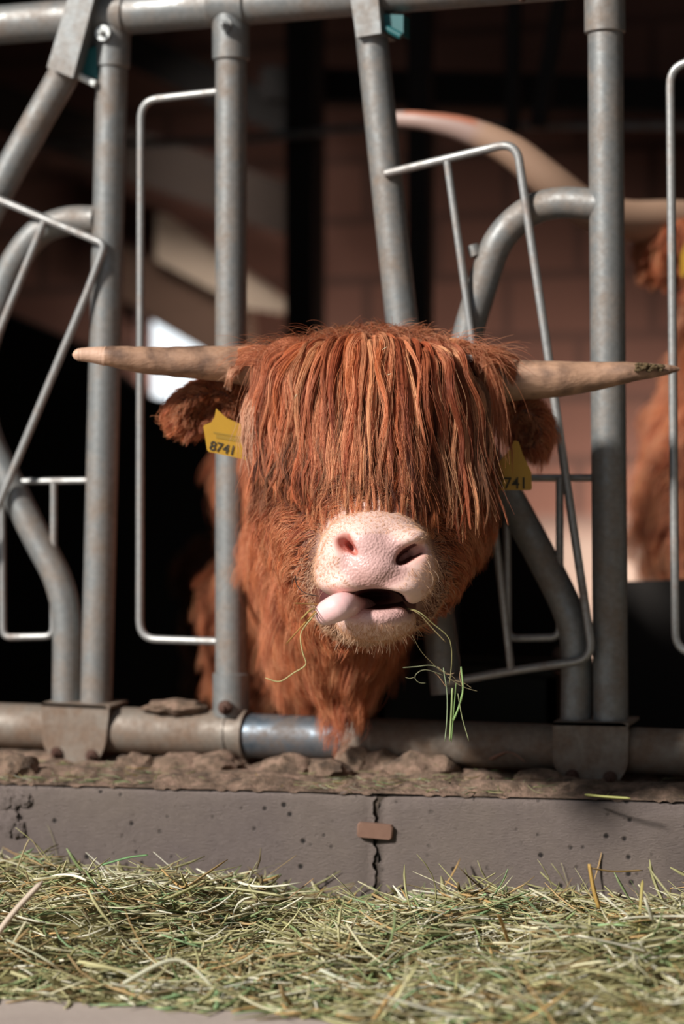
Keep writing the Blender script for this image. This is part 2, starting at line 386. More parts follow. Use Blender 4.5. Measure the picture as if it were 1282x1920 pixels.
# loops
loopL = spline([P0(182, 413), P0(125, 415), P0(72, 437), P0(28, 492), P0(0, 560), P0(-35, 680), P0(-28, 800), P0(18, 905), P0(70, 1010), P0(110, 1090), P0(125, 1170), P0(125, 1320)], 90)
MB().tube(loopL, .0235, 22).build('loop_tube', galv, fence)
loopR = spline([P0(1125, 384), P0(1050, 380), P0(990, 398), P0(935, 452), P0(903, 540), P0(872, 650), P0(862, 760), P0(905, 850), P0(958, 940), P0(1015, 1045), P0(1062, 1140), P0(1079, 1210), P0(1080, 1360)], 90)
MB().tube(loopR, .0235, 22).build('loop_tube', galv, fence)
tb('loop_stop_bolt', [(886, 460), (892, 480)], .009, galv, off=-.012)
# thin guard rods welded on the posts
tb('guard_rod', [(410, 172), (264, 189), (262, 1198), (410, 1203)], .0062, rod_mat, seg=12, fr=.03)
tb('guard_rod', [(1400, 100), (1256, 122), (1266, 1222), (1400, 1235)], .0066, rod_mat, seg=12, fr=.03)
o = tb('guard_rod', [(165, 901), (18, 903)], .0052, rod_mat, seg=12)
tb('guard_rod', [(101, 902), (100, 1193), (6, 1195), (4, 940)], .0056, rod_mat, seg=12, fr=.015, off=-.002)
tb('guard_rod', [(1125, 896), (950, 896)], .0055, rod_mat, seg=12)
tb('guard_rod', [(1049, 896), (1049, 1195), (952, 1197), (950, 940)], .0062, rod_mat, seg=12, fr=.015, off=-.002)
# foot plates
def plate(pts, bolts):
    mb = MB(); q = fillet([P0(x, y, -.042) for x, y in pts] + [P0(*pts[0], -.042)], .012, 3)[:-1]
    n = len(q); mb.prism(q, np.array((0, .006, 0)))
    # folded top lip over the rail
    a, b = P0(pts[0][0], pts[0][1], -.042), P0(pts[1][0], pts[1][1], -.042); mb.prism([a, b, b + (0, .07, .004), a + (0, .07, .004)], np.array((0, 0, -.005)))
    o = mb.build('foot_plate', galv_low, fence)
    for x, y in bolts: bolt(x, y, -.044, .0085, rust, .0105, o)
plate([(78, 1318), (205, 1324), (197, 1400), (178, 1436), (105, 1430), (80, 1400)], [(106, 1413), (172, 1418)])
plate([(1036, 1354), (1178, 1356), (1177, 1440), (1150, 1478), (1065, 1474), (1036, 1435)], [(1072, 1456), (1143, 1459)])

# swinging neck arms
def arm(loc, label): return empty('stanchion_arm', loc, label, 'fence arm', 'swinging neck arms of the fence')
aR = arm(tuple(P0(835, 1300, -.01)), 'slanted grey steel neck arm with rod frame rising behind the cow\'s hair')
tb('arm_tube', [(694, 40), (752, 600), (838, 1300)], .0248, galv, aR, fr=.3, off=-.004)
tb('guard_rod', [(722, 326), (968, 266), (1031, 690), (1062, 905), (1112, 1236), (958, 1258), (836, 1280)], .0066, rod_mat, aR, 12, .03, -.03)
tb('guard_rod', [(838, 302), (886, 640), (958, 1256)], .006, rod_mat, aR, 12, .2, -.03)
def bracket(pts, par, off=-.034, th=.055):
    mb = MB(); mb.prism([P0(x, y, off) for x, y in pts], np.array((0, th, 0))); return mb.build('bracket', galv, par)
bk = bracket([(648, -60), (704, -60), (714, 62), (668, 70)], aR, -.040, .07)
def latch(pts, par, tip, off=-.02):
    o = MB().prism([P0(x, y, off) for x, y in pts], np.array((0, .03, 0))).build('latch', teal, par); o['label'] = 'teal plastic latch'
    MB().tube([P0(*tip[0], off - .004), P0(*tip[1], off - .004)], .0055, 12).build('latch_edge', whitep if len(tip) == 2 else teal, o)
latch([(714, 26), (756, 28), (756, 68), (716, 50)], aR, [(722, 52), (752, 68), 0])
aL = arm(tuple(P0(-90, 560, -.01)), 'slanted grey steel neck arm at the top left leaning out of the picture')
tb('arm_tube', [(145, 95), (0, 352), (-90, 540), (-120, 800)], .0252, galv, aL, fr=.1, off=-.004)
tb('guard_rod', [(-60, 350), (0, 375), (197, 458), (165, 545), (0, 940), (-60, 1080)], .0062, rod_mat, aL, 12, .012, -.035)
tb('guard_rod', [(83, 415), (-70, 790)], .0062, rod_mat, aL, 12, 0, -.035)
mb = MB(); mb.prism([P0(x, y, -.052) for x, y in ((138, -40), (186, -40), (136, 146), (88, 126))], np.array((0, .075, 0))); mb.build('bracket', galv, aL)
mb = MB(); mb.prism([P0(x, y, -.057) for x, y in ((160, -40), (186, -40), (136, 146), (112, 136))], np.array((0, .006, 0))); mb.build('bracket_flange', galv, aL)
latch([(146, 100), (181, 86), (183, 148), (136, 134)], aL, [(137, 137), (179, 158)], -.025)

# dark trough behind the fence, lower right
tr = empty('water_trough', tuple(np.array(onY(900, 1300, .42)) * (1, 1, 0) + (0, 0, STZ)), 'dark steel water trough standing on the stall floor behind the bottom rail', 'trough')
q = [onY(x, y, .36) for x, y in ((705, 1262), (1028, 1258), (1036, 1250), (1012, 1400), (705, 1400))]
m = Mat('dark_sheet_steel'); m.base(lin(44, 44, 36)); dsteel = m.p(Roughness=.6, Metallic=.3)
q2 = [onY(x, y, .36) for x, y in ((705, 1255), (1040, 1250))]
X0, X1, ZT = q2[0][0], q2[1][0], q2[0][2]
def wallp(mb, a, b): mb.box(((a[0] + b[0]) / 2, (a[1] + b[1]) / 2, (a[2] + b[2]) / 2), tuple(abs(a[i] - b[i]) for i in range(3)))
mb = MB(); wallp(mb, (X0, .36, STZ), (X1, .375, ZT)); wallp(mb, (X0, .70, STZ), (X1, .715, ZT)); wallp(mb, (X0, .36, STZ), (X0 + .015, .715, ZT)); wallp(mb, (X1 - .015, .36, STZ), (X1, .715, ZT)); wallp(mb, (X0, .36, STZ), (X1, .715, STZ + .02))
mb.build('basin', dsteel, tr)
MB().tube([(X0, .36, ZT), (X1, .36, ZT)], .008, 10).build('rim', dsteel, tr)

exec_after = []
# ------------------------------------------------------------------ implicit surfaces
def axis(segs):                           # [(start, step), ..., (end, None)] graded grid lines
    out = []
    for (a, st), (b, _) in zip(segs[:-1], segs[1:]):
        n = max(1, int(round((b - a) / st))); out += list(np.linspace(a, b, n, endpoint=False))
    return np.array(out + [segs[-1][0]], np.float32)
class Field:
    def __init__(s, X, Y, Z):
        s.X, s.Y, s.Z = X, Y, Z; s.V = np.full((len(X), len(Y), len(Z)), .4, np.float32)
    def sub(s, lo, hi):
        sl = []
        for A, l, h in ((s.X, lo[0], hi[0]), (s.Y, lo[1], hi[1]), (s.Z, lo[2], hi[2])):
            i, j = np.searchsorted(A, l), np.searchsorted(A, h); sl.append(slice(max(0, i - 1), min(len(A), j + 1)))
        return tuple(sl)
    def put(s, fn, lo, hi, k, op):
        mg = k + .05; sl = s.sub(np.array(lo) - mg, np.array(hi) + mg)
        x, y, z = s.X[sl[0]][:, None, None], s.Y[sl[1]][None, :, None], s.Z[sl[2]][None, None, :]
        if min(x.size, y.size, z.size) == 0: return s
        d = fn(x, y, z).astype(np.float32); v = s.V[sl]
        if op == 'add': h = np.clip(.5 + .5 * (v - d) / k, 0, 1); s.V[sl] = v + (d - v) * h - k * h * (1 - h)
        else: h = np.clip(.5 - .5 * (v + d) / k, 0, 1); s.V[sl] = v + (-d - v) * h + k * h * (1 - h)
        return s
    def ell(s, c, r, k=.02, op='add', rot=0.0, R=None):
        c = np.array(c); r = np.array(r); m_ = max(r); ca, sa = math.cos(rot), math.sin(rot)
        def fn(x, y, z):
            x, y, z = x - c[0], y - c[1], z - c[2]
            x, y = x * ca + y * sa, -x * sa + y * ca
            k0 = np.sqrt((x / r[0]) ** 2 + (y / r[1]) ** 2 + (z / r[2]) ** 2); k1 = np.sqrt((x / r[0] ** 2) ** 2 + (y / r[1] ** 2) ** 2 + (z / r[2] ** 2) ** 2)
            return k0 * (k0 - 1) / (k1 + 1e-9)
        rr = np.array([m_, m_, r[2]]) if rot else r
        return s.put(fn, c - rr, c + rr, k, op)
    def cone(s, a, b, ra, rb, k=.02, op='add'):
        a = np.array(a); b = np.array(b); ba = b - a; L = float(ba @ ba)
        def fn(x, y, z):
            x, y, z = x - a[0], y - a[1], z - a[2]; h = np.clip((x * ba[0] + y * ba[1] + z * ba[2]) / L, 0, 1)
            return np.sqrt((x - ba[0] * h) ** 2 + (y - ba[1] * h) ** 2 + (z - ba[2] * h) ** 2) - (ra + (rb - ra) * h)
        m_ = max(ra, rb); return s.put(fn, np.minimum(a, b) - m_, np.maximum(a, b) + m_, k, op)
    def surf(s):
        V = s.V; S = V < 0; X, Y, Z = s.X, s.Y, s.Z
        c = sum(S[i:V.shape[0] - 1 + i, j:V.shape[1] - 1 + j, k:V.shape[2] - 1 + k].astype(np.int8) for i in (0, 1) for j in (0, 1) for k in (0, 1))
        act = (c > 0) & (c < 8); I = np.argwhere(act); idx = -np.ones(act.shape, np.int32); idx[act] = np.arange(len(I))
        acc = np.zeros((len(I), 3)); cnt = np.zeros(len(I)); G = (X, Y, Z)
        for ax in range(3):
            o1, o2 = [q for q in range(3) if q != ax]
            for u in (0, 1):
                for v_ in (0, 1):
                    A = I.copy(); A[:, o1] += u; A[:, o2] += v_; B = A.copy(); B[:, ax] += 1
                    va, vb = V[tuple(A.T)], V[tuple(B.T)]; cr = (va < 0) != (vb < 0)
                    t = np.where(cr, va / (va - vb + 1e-20), 0); P = np.stack([G[q][A[:, q]] for q in range(3)], 1).astype(float)
                    P[:, ax] += t * (G[ax][B[:, ax]] - G[ax][A[:, ax]]); acc[cr] += P[cr]; cnt[cr] += 1
        verts = acc / cnt[:, None]; faces = []
        for ax in range(3):
            o1, o2 = (ax + 1) % 3, (ax + 2) % 3; sa = [slice(None)] * 3; sb = [slice(None)] * 3; sa[ax] = slice(0, -1); sb[ax] = slice(1, None)
            s0, s1 = S[tuple(sa)], S[tuple(sb)]; E = np.argwhere(s0 != s1); f0 = s0[tuple(E.T)]
            ok = (E[:, o1] > 0) & (E[:, o2] > 0) & (E[:, o1] < V.shape[o1] - 1) & (E[:, o2] < V.shape[o2] - 1); E = E[ok]; f0 = f0[ok]
            q = []
            for u, v_ in ((1, 1), (0, 1), (0, 0), (1, 0)):
                A = E.copy(); A[:, o1] -= u; A[:, o2] -= v_; q.append(idx[tuple(A.T)])
            q = np.stack(q, 1); q[~f0] = q[~f0][:, ::-1]; faces.append(q)
        return verts, np.concatenate(faces)
def vnormals(v, f):
    n = np.cross(v[f[:, 2]] - v[f[:, 0]], v[f[:, 3]] - v[f[:, 1]]); N = np.zeros_like(v)
    for k in range(4): np.add.at(N, f[:, k], n)
    return N / (np.linalg.norm(N, axis=1, keepdims=True) + 1e-12), np.linalg.norm(n, axis=1) / 2
def toW(p): return p @ CR.T + CL
def px_of(p): return 641 + p[:, 0] / -p[:, 2] * F, 960 - p[:, 1] / -p[:, 2] * F, -p[:, 2]
def sstep(x, a, b):
    t = np.clip((x - a) / (b - a), 0, 1); return t * t * (3 - 2 * t)

# ------------------------------------------------------------------ hair
def hair_obj(name, paths, r0, r1, colr, mat, parent):          # paths (N,K,3) in the camera's frame
    N, K, _ = paths.shape; hc = bpy.data.hair_curves.new(name); hc.add_curves([K] * N)
    hc.attributes['position'].data.foreach_set('vector', toW(paths.reshape(-1, 3)).astype(np.float32).ravel())
    t = np.linspace(0, 1, K); prof = (1 - t) ** .7
    rad = (r1 + (r0 - r1) * prof)[None, :] * np.ones((N, 1)) if np.isscalar(r0) else (r1 + (np.asarray(r0)[:, None] - r1) * prof)
    ra = hc.attributes.get('radius') or hc.attributes.new('radius', 'FLOAT', 'POINT'); ra.data.foreach_set('value', rad.astype(np.float32).ravel())
    ca = hc.attributes.new('col', 'FLOAT_COLOR', 'CURVE'); cf = np.concatenate([colr, np.ones((N, 1))], 1).astype(np.float32); ca.data.foreach_set('color', cf.ravel())
    o = bpy.data.objects.new(name, hc); col.objects.link(o); hc.materials.append(mat)
    if parent: o.parent = parent; o.matrix_parent_inverse = Matrix.Translation(-Vector(parent.location))
    return o
def hair_mat(name, tint=(1, 1, 1), tr=.25):
    m = Mat(name); at = m.n('ShaderNodeAttribute'); at.attribute_name = 'col'; b = m.b
    c = m.mix(1.0, at.outputs['Color'], tint, 'MULTIPLY')
    m.l(c, b.inputs['Base Color']); b.inputs['Roughness'].default_value = .5; b.inputs['Specular IOR Level'].default_value = .35
    tl = m.n('ShaderNodeBsdfTranslucent'); m.l(c, tl.inputs[0]); mx = m.n('ShaderNodeMixShader'); mx.inputs[0].default_value = tr
    m.l(b.outputs[0], mx.inputs[1]); m.l(tl.outputs[0], mx.inputs[2])
    out = [q for q in m.t.nodes if q.type == 'OUTPUT_MATERIAL'][0]; m.l(mx.outputs[0], out.inputs['Surface']); return m.m
HM = hair_mat('red_highland_hair')
def sample(v, f, N, n, wt):
    A = np.linalg.norm(np.cross(v[f[:, 2]] - v[f[:, 0]], v[f[:, 3]] - v[f[:, 1]]), axis=1) / 2
    c = v[f].mean(1); p = A * wt(c); p /= p.sum(); i = rng.choice(len(f), n, p=p)
    u, w_ = rng.random((n, 1)), rng.random((n, 1)); q = f[i]
    B = [(1 - u) * (1 - w_), u * (1 - w_), u * w_, (1 - u) * w_]
    P = sum(v[q[:, k]] * B[k] for k in range(4)); M = sum(N[q[:, k]] * B[k] for k in range(4)); return P, M / (np.linalg.norm(M, axis=1, keepdims=True) + 1e-9)
def unit(a): return a / (np.linalg.norm(a, axis=-1, keepdims=True) + 1e-9)
def fur(P, N, comb, L, K=6, lift=.35, grav=.35, clump=.6, nclump=800, jit=.18, curl=.0):
    n = len(P); ang = rng.normal(0, jit, (n, 3)); t = np.linspace(0, 1, K)[None, :, None]
    def grow(P, N, comb, L, a):
        tan = unit(comb - N * (comb * N).sum(1, keepdims=True) + 1e-6)
        d0 = unit(N * lift + tan * (1 - lift) + a); g = np.array([0, -1, .12])
        L = L[:, None, None]; path = P[:, None, :] + L * t * d0[:, None, :] * (1 - .25 * t) + L * t ** 2 * grav * g
        return path + N[:, None, :] * L * .12 * np.sin(PI * t)
    path = grow(P, N, comb, L, ang)
    if clump > 0 and nclump:
        g = rng.choice(n, min(nclump, n), replace=False); kd = KDTree(len(g))
        for a, b in enumerate(g): kd.insert(P[b], a)
        kd.balance(); own = np.array([kd.find(p)[1] for p in P]); G = path[g][own]
        path = path * (1 - clump * t ** 1.2) + (G + (P - P[g][own])[:, None, :] * .15) * clump * t ** 1.2
        return path, own
    return path, np.zeros(n, int)
def tone(n, base, var=.18, own=None, hl=.06):
    b = np.array([lin(*c) for c in base]); i = rng.integers(0, len(b), n)
    if own is not None:
        cl = rng.integers(0, len(b), own.max() + 1)[own]; i = np.where(rng.random(n) < .6, cl, i)
    c = b[i] * np.exp(rng.normal(0, var, (n, 1))); h = rng.random(n) < hl; c[h] = c[h] * .4 + np.array(lin(215, 165, 115)) * .6
    return np.clip(c, 0, 1)
RED = [(202, 132, 94), (186, 108, 72), (212, 146, 106), (160, 84, 54), (202, 122, 78)]
PALE = [(196, 130, 96), (182, 112, 78), (206, 146, 112)]
CREAM = [(224, 186, 156), (232, 200, 172), (212, 168, 136)]
# ------------------------------------------------------------------ the red cow at the fence
def pr(r, d): return r / F * d
def skin_mat(name):
    m = Mat(name); at = m.n('ShaderNodeAttribute'); at.attribute_name = 'col'; wt = m.n('ShaderNodeAttribute'); wt.attribute_name = 'wet'
    v = m.coord(); nz = m.noise(v, 40, 3); c = m.mix(nz, m.mix(1, at.outputs['Color'], (.86, .84, .84), 'MULTIPLY'), m.mix(1, at.outputs['Color'], (1.08, 1.08, 1.08), 'MULTIPLY'))
    m.base(c); r = m.n('ShaderNodeMapRange'); m.l(wt.outputs['Fac'], r.inputs[0]); r.inputs[3].default_value = .62; r.inputs[4].default_value = .4
    m.l(r.outputs[0], m.b.inputs['Roughness'])
    vo = m.n('ShaderNodeTexVoronoi'); vo.inputs['Scale'].default_value = 330; vo.feature = 'SMOOTH_F1'; m.l(v, vo.inputs['Vector'])
    bp = m.bump(vo.outputs['Distance'], .5, .0016); bp.invert = True
    mm = m.n('ShaderNodeMath', operation='MULTIPLY'); m.l(wt.outputs['Fac'], mm.inputs[0]); mm.inputs[1].default_value = .65; m.l(mm.outputs[0], bp.inputs['Strength'])
    m.b.inputs['Subsurface Weight'].default_value = .0
    return m.m
skinm = skin_mat('cow_skin')

cow0 = W(600, 1000, 4.3)
cow = empty('highland_cow', (cow0[0], cow0[1], STZ), 'shaggy red highland cow with long fringe sticking its tongue out through the fence', 'cow')

FX = axis([(-.62, .02), (-.2, .009), (-.045, .0021), (.126, .009), (.3, .02), (.5, None)])
FY = axis([(-.90, .02), (-.42, .009), (-.205, .0021), (.008, .009), (.3, .02), (.46, None)])
FZ = axis([(-6.1, .035), (-4.1, .018), (-3.6, .009), (-3.28, .0021), (-3.04, None)])
fd = Field(FX, FY, FZ)
def E(px, py, d, rx, ry, rz, **k): return fd.ell(cc(px, py, d), (pr(rx, d), pr(ry, d), rz), **k)
def K_(p, q, k=.02, op='add'): return fd.cone(cc(*p[:3]), cc(*q[:3]), pr(p[3], p[2]), pr(q[3], q[2]), k, op)
# torso, neck, legs
fd.cone(cc(630, 900, 4.35), cc(640, 890, 5.5), .17, .2, .06)
fd.ell(cc(570, 1210, 4.2), (.15, .16, .15), .05)                    # brisket and shoulder
def zc_(px, d, z):                                                    # camera-frame point at world height z
    q = W(px, 960, d); q[2] = z; return (q - CL) @ CR
for px, d, dz in ((480, 4.3, 0), (655, 4.35, 0), (400, 5.55, 0), (620, 5.6, 0)):
    fd.cone(zc_(px, d, .42), zc_(px, d - .02, .2), .085, .05, .05); fd.cone(zc_(px, d - .02, .2), zc_(px, d, STZ + .06), .045, .035, .03)
    fd.ell(zc_(px, d - .02, STZ + .035), (.05, .036, .06), .02)
K_((640, 860, 3.62, 130), (605, 900, 4.3, 190), .05)
K_((600, 1010, 3.70, 112), (590, 1080, 4.2, 150), .05)
K_((650, 1080, 3.55, 105), (620, 1190, 3.80, 105), .05)
K_((640, 1150, 3.60, 74), (645, 1240, 3.65, 40), .04)                 # dewlap
K_((645, 1240, 3.65, 42), (645, 1322, 3.655, 22), .03)
# skull
E(705, 735, 3.46, 205, 100, .10, k=.03)
E(700, 800, 3.42, 165, 120, .10, k=.03)
E(705, 665, 3.45, 130, 45, .06, k=.03)
K_((703, 830, 3.39, 142), (702, 1000, 3.255, 98), .03)
K_((560, 880, 3.44, 70), (610, 1030, 3.33, 60), .03); K_((850, 880, 3.44, 70), (795, 1040, 3.33, 60), .03)
K_((570, 970, 3.47, 85), (645, 1115, 3.33, 62), .04); K_((835, 970, 3.47, 80), (765, 1115, 3.33, 62), .04)
K_((640, 1110, 3.44, 88), (690, 1140, 3.32, 66), .04)
# muzzle
E(702, 1046, 3.205, 108, 86, .075, k=.012)
E(702, 1026, 3.146, 56, 36, .030, k=.012); E(652, 1072, 3.175, 62, 50, .050, k=.012); E(757, 1072, 3.172, 60, 62, .050, k=.012)   # swollen lip corners
E(702, 1062, 3.150, 60, 52, .040, k=.012)                                              # nose pad
E(650, 1092, 3.165, 52, 24, .045, k=.010); E(745, 1100, 3.165, 56, 30, .048, k=.010)   # upper lip
E(702, 1003, 3.18, 84, 40, .050, k=.015)
# chin
E(704, 1162, 3.205, 74, 40, .062, k=.014); E(703, 1157, 3.170, 60, 22, .034, k=.010)
K_((665, 1157, 3.165, 14), (745, 1152, 3.165, 14), .008)
# mouth opening, closed crease to the left corner, philtrum
fd.ell(cc(706, 1125, 3.12), (pr(56, 3.14), pr(20.5, 3.14), .18), .006, 'sub', rot=.0)
fd.ell(cc(756, 1133, 3.13), (pr(24, 3.14), pr(7.5, 3.14), .07), .005, 'sub', rot=-.45)
fd.ell(cc(640, 1131, 3.13), (pr(50, 3.14), pr(13, 3.14), .085), .006, 'sub', rot=.15)
fd.cone(cc(700, 1030, 3.098), cc(703, 1100, 3.098), .0022, .0028, .008, 'sub')
# nostrils: flared wing with a comma-shaped hole
E(682, 1012, 3.140, 32, 24, .022, k=.018, rot=-.25); E(762, 1012, 3.14, 36, 18, .024, k=.016, rot=.25)
E(632, 1040, 3.15, 26, 34, .024, k=.014); E(785, 1052, 3.152, 24, 32, .024, k=.014)
fd.ell(cc(657, 1026, 3.105), (pr(21, 3.12), pr(8, 3.12), .060), .004, 'sub', rot=-.85)
fd.ell(cc(644, 1012, 3.128), (pr(10, 3.12), pr(17, 3.12), .016), .010, 'sub', rot=.3)
fd.ell(cc(762, 1044, 3.105), (pr(24, 3.12), pr(13, 3.12), .055), .006, 'sub', rot=.6)
fd.ell(cc(784, 1032, 3.122), (pr(16, 3.12), pr(10, 3.12), .026), .009, 'sub', rot=.3)
V, FC = fd.surf(); NV, _ = vnormals(V, FC)
X, Y, D = px_of(V)
body = mesh('body', toW(V), FC, skinm, cow)
# skin colours: pink nose pad, cream lips, red-brown hide, dark flesh in the mouth
c = np.tile(np.array(lin(96, 50, 30)), (len(V), 1))
mz = sstep(3.30 - D, 0, .045) * sstep(1.22 - np.sqrt(((X - 702) / 112) ** 2 + ((Y - 1090) / 132) ** 2), 0, .16)
cream = np.array(lin(232, 196, 184)); c = c * (1 - mz[:, None]) + cream * mz[:, None]
pad = sstep(1.12 - np.sqrt(((X - 703) / 68) ** 2 + ((Y - 1052) / 56) ** 2), 0, .3) * (D < 3.2)
pad = np.maximum(pad, sstep(1.1 - np.sqrt(((X - 705) / 72) ** 2 + ((Y - 1153) / 20) ** 2), 0, .3) * (D < 3.2))
c = c * (1 - pad[:, None]) + np.array(lin(206, 166, 160)) * pad[:, None]
low = sstep(Y, 1050, 1100) * pad * (Y < 1120) * .45; c = c * (1 - low[:, None]) + np.array(lin(182, 136, 124)) * low[:, None]
nl = sstep(1.0 - np.sqrt(((X - 645) / 26) ** 2 + ((Y - 1018) / 26) ** 2), 0, .5) * (D < 3.2) * .7
nl = np.maximum(nl, sstep(1.0 - np.sqrt(((X - 772) / 38) ** 2 + ((Y - 1038) / 26) ** 2), 0, .5) * (D < 3.2) * .45)
c = c * (1 - nl[:, None]) + np.array(lin(196, 120, 104)) * nl[:, None]
deepn = ((((X - 657) / 30) ** 2 + ((Y - 1024) / 24) ** 2 < 1) | (((X - 763) / 32) ** 2 + ((Y - 1041) / 24) ** 2 < 1))
ins = deepn & (NV[:, 2] < .35) & (D > 3.125) & (D < 3.22); c[ins] = lin(92, 46, 40); c[ins & (X < 700)] = lin(204, 132, 118)
mo = ((np.abs(X - 690) < 90) & (np.abs(Y - 1127) < 24) & (D > 3.165) & (D < 3.3)); c[mo] = lin(84, 34, 32)
vcol(body, c); fattr(body, np.clip(pad, 0, 1), 'wet')

# tongue, curled out of the left side of the mouth
m = Mat('tongue'); v = m.coord(); nz = m.noise(v, 300, 3); m.base(m.mix(m.noise(v, 45, 2), lin(232, 176, 176), lin(238, 204, 200))); m.bump(nz, .25, .0008)
m.b.inputs['Subsurface Weight'].default_value = .15; m.b.inputs['Subsurface Radius'].default_value = (.01, .004, .003); m.b.inputs['Coat Weight'].default_value = .6; m.b.inputs['Coat Roughness'].default_value = .15
tm = m.p(Roughness=.35)
tf = Field(axis([(-.06, .0015), (.07, None)]), axis([(-.18, .0015), (-.06, None)]), axis([(-3.26, .003), (-3.06, None)]))
sp = spline([cc(690, 1142, 3.25), cc(668, 1138, 3.18), cc(650, 1134, 3.136), cc(632, 1140, 3.122), cc(614, 1148, 3.128)], 16)
for i in range(16):
    r_ = lambda q: pr(np.interp(q, [0, 6, 11, 16], [18, 19, 23, 19]), 3.13)
    tf.cone(sp[i] * 1, sp[i + 1] * 1, r_(i), r_(i + 1), .006)
tf.ell(cc(611, 1150, 3.126), (pr(20, 3.13), pr(22, 3.13), .013), .006, rot=-.4)
tv, tfc = tf.surf(); mesh('tongue', toW(tv), tfc, tm, cow)

# horns
def horn(pts, name='horn', parent=cow, mat=None, seg=28, n=46, bump=.0006, seed=1):
    P = spline([cc(*p[:3]) for p in pts], n); R_ = np.interp(np.linspace(0, len(pts) - 1, n + 1), range(len(pts)), [pr(p[3], p[2]) for p in pts])
    r = np.random.default_rng(seed); R_ = R_ * (1 + r.normal(0, .012, n + 1)); mb = MB(); mb.tube([toW(p[None])[0] for p in P], R_, seg)
    return mb.build(name, mat, parent)
def horn_mat(name, a, b, cst):
    m = Mat(name); v = m.coord((4, 60, 60)); n1 = m.noise(v, 3, 5, .6); n2 = m.noise(m.coord(), 30, 4)
    m.base(m.mix(m.ramp(n2, [(.42, (0, 0, 0)), (.66, (1, 1, 1))]), m.mix(n1, a, b), cst)); m.bump(n1, .5, .0025); return m.p(Roughness=.55)
hm = horn_mat('horn', lin(142, 108, 86), lin(186, 148, 120), lin(110, 84, 68))
h1 = horn([(500, 690, 3.47, 42), (440, 684, 3.46, 35), (370, 680, 3.45, 31), (280, 676, 3.44, 26), (215, 669, 3.43, 20), (192, 667, 3.43, 17)], mat=hm)
hm2 = horn_mat('horn_tip', lin(196, 156, 132), lin(208, 172, 148), lin(176, 140, 116))
t_ = horn([(198, 668, 3.43, 18.5), (180, 666, 3.43, 16), (160, 665, 3.43, 13.5), (146, 665, 3.43, 11.5), (139, 665, 3.43, 7), (136, 665, 3.43, 2)], 'horn_tip', None, hm2)
t_.parent = h1; t_.matrix_parent_inverse = h1.matrix_world.inverted(); t_['label'] = 'paler worn horn tip'
h2 = horn([(900, 716, 3.47, 46), (965, 713, 3.46, 38), (1040, 711, 3.45, 34.5), (1110, 706, 3.45, 28), (1180, 698, 3.44, 19), (1240, 694, 3.44, 11), (1262, 692, 3.44, 7), (1274, 692, 3.44, 2.5)], mat=hm, seed=2)
mb = MB(); r = np.random.default_rng(5)
def blob(mb, c, s, n=5, seed=0, R=None):
    r = np.random.default_rng(seed); import bmesh
    bm = bmesh.new(); bmesh.ops.create_icosphere(bm, subdivisions=3, radius=1)
    from mathutils import noise as ns
    v = []
    for q in bm.verts:
        p = q.co * (1 + .35 * ns.noise(q.co * 1.6 + Vector((seed, 0, 0))) + .18 * ns.noise(q.co * 4 + Vector((0, seed, 0))) + .08 * ns.noise(q.co * 9))
        p = np.array(p) * s; v.append((R @ p if R is not None else p) + c)
    f = [tuple(w_.index for w_ in fc.verts) for fc in bm.faces]; bm.free(); return mb.add(v, f)
for k in range(16):
    t = rnd.random(); x = 1192 + 58 * t; y = 683 + 4 * t + (698 - 683) * rnd.random() ** 2
    blob(mb, W(x, y, 3.43 - .006), np.array([.005, .004, .003]) * (.7 + .6 * rnd.random()), seed=k)
m = Mat('caked_dirt'); m.base(m.mix(m.noise(m.coord(), 300, 3), lin(58, 48, 30), lin(104, 84, 56))); cakem = m.p(Roughness=1)
dd = mb.build('caked_dirt', cakem, None); dd.parent = h2; dd.matrix_parent_inverse = h2.matrix_world.inverted()

# ears
def ear(out, sgn, d, parent):
    """out: centre px of the cup, its half sizes; built as a hollowed leaf and covered in hair"""
    (cx_, cy_), (rx, ry), rot, base = out
    f_ = Field(axis([(cc(cx_ - 130, 0, d)[0], .003), (cc(cx_ + 130, 0, d)[0], None)]), axis([(cc(0, cy_ + 120, d)[1], .003), (cc(0, cy_ - 110, d)[1], None)]), axis([(-d - .1, .004), (-d + .1, None)]))
    f_.ell(cc(cx_, cy_, d), (pr(rx, d), pr(ry, d), .035), .01, rot=rot)
    f_.cone(cc(cx_, cy_, d), cc(*base, d + .02), pr(ry * .5, d), pr(ry * .6, d), .02)
    f_.ell(cc(cx_ + sgn * 4, cy_ + 8, d - .035), (pr(rx * .72, d), pr(ry * .66, d), .032), .01, 'sub', rot=rot)
    v, f = f_.surf(); N, _ = vnormals(v, f); o = mesh('ear', toW(v), f, skinm, parent)
    vcol(o, np.tile(np.array(lin(84, 44, 28)), (len(v), 1))); fattr(o, np.zeros(len(v)), 'wet'); return o, v, f, N
earL, evL, efL, enL = ear(((386, 762), (68, 42), .28, (465, 735)), 1, 3.50, cow)
earR, evR, efR, enR = ear(((990, 800), (32, 50), .15, (930, 740)), -1, 3.50, cow)
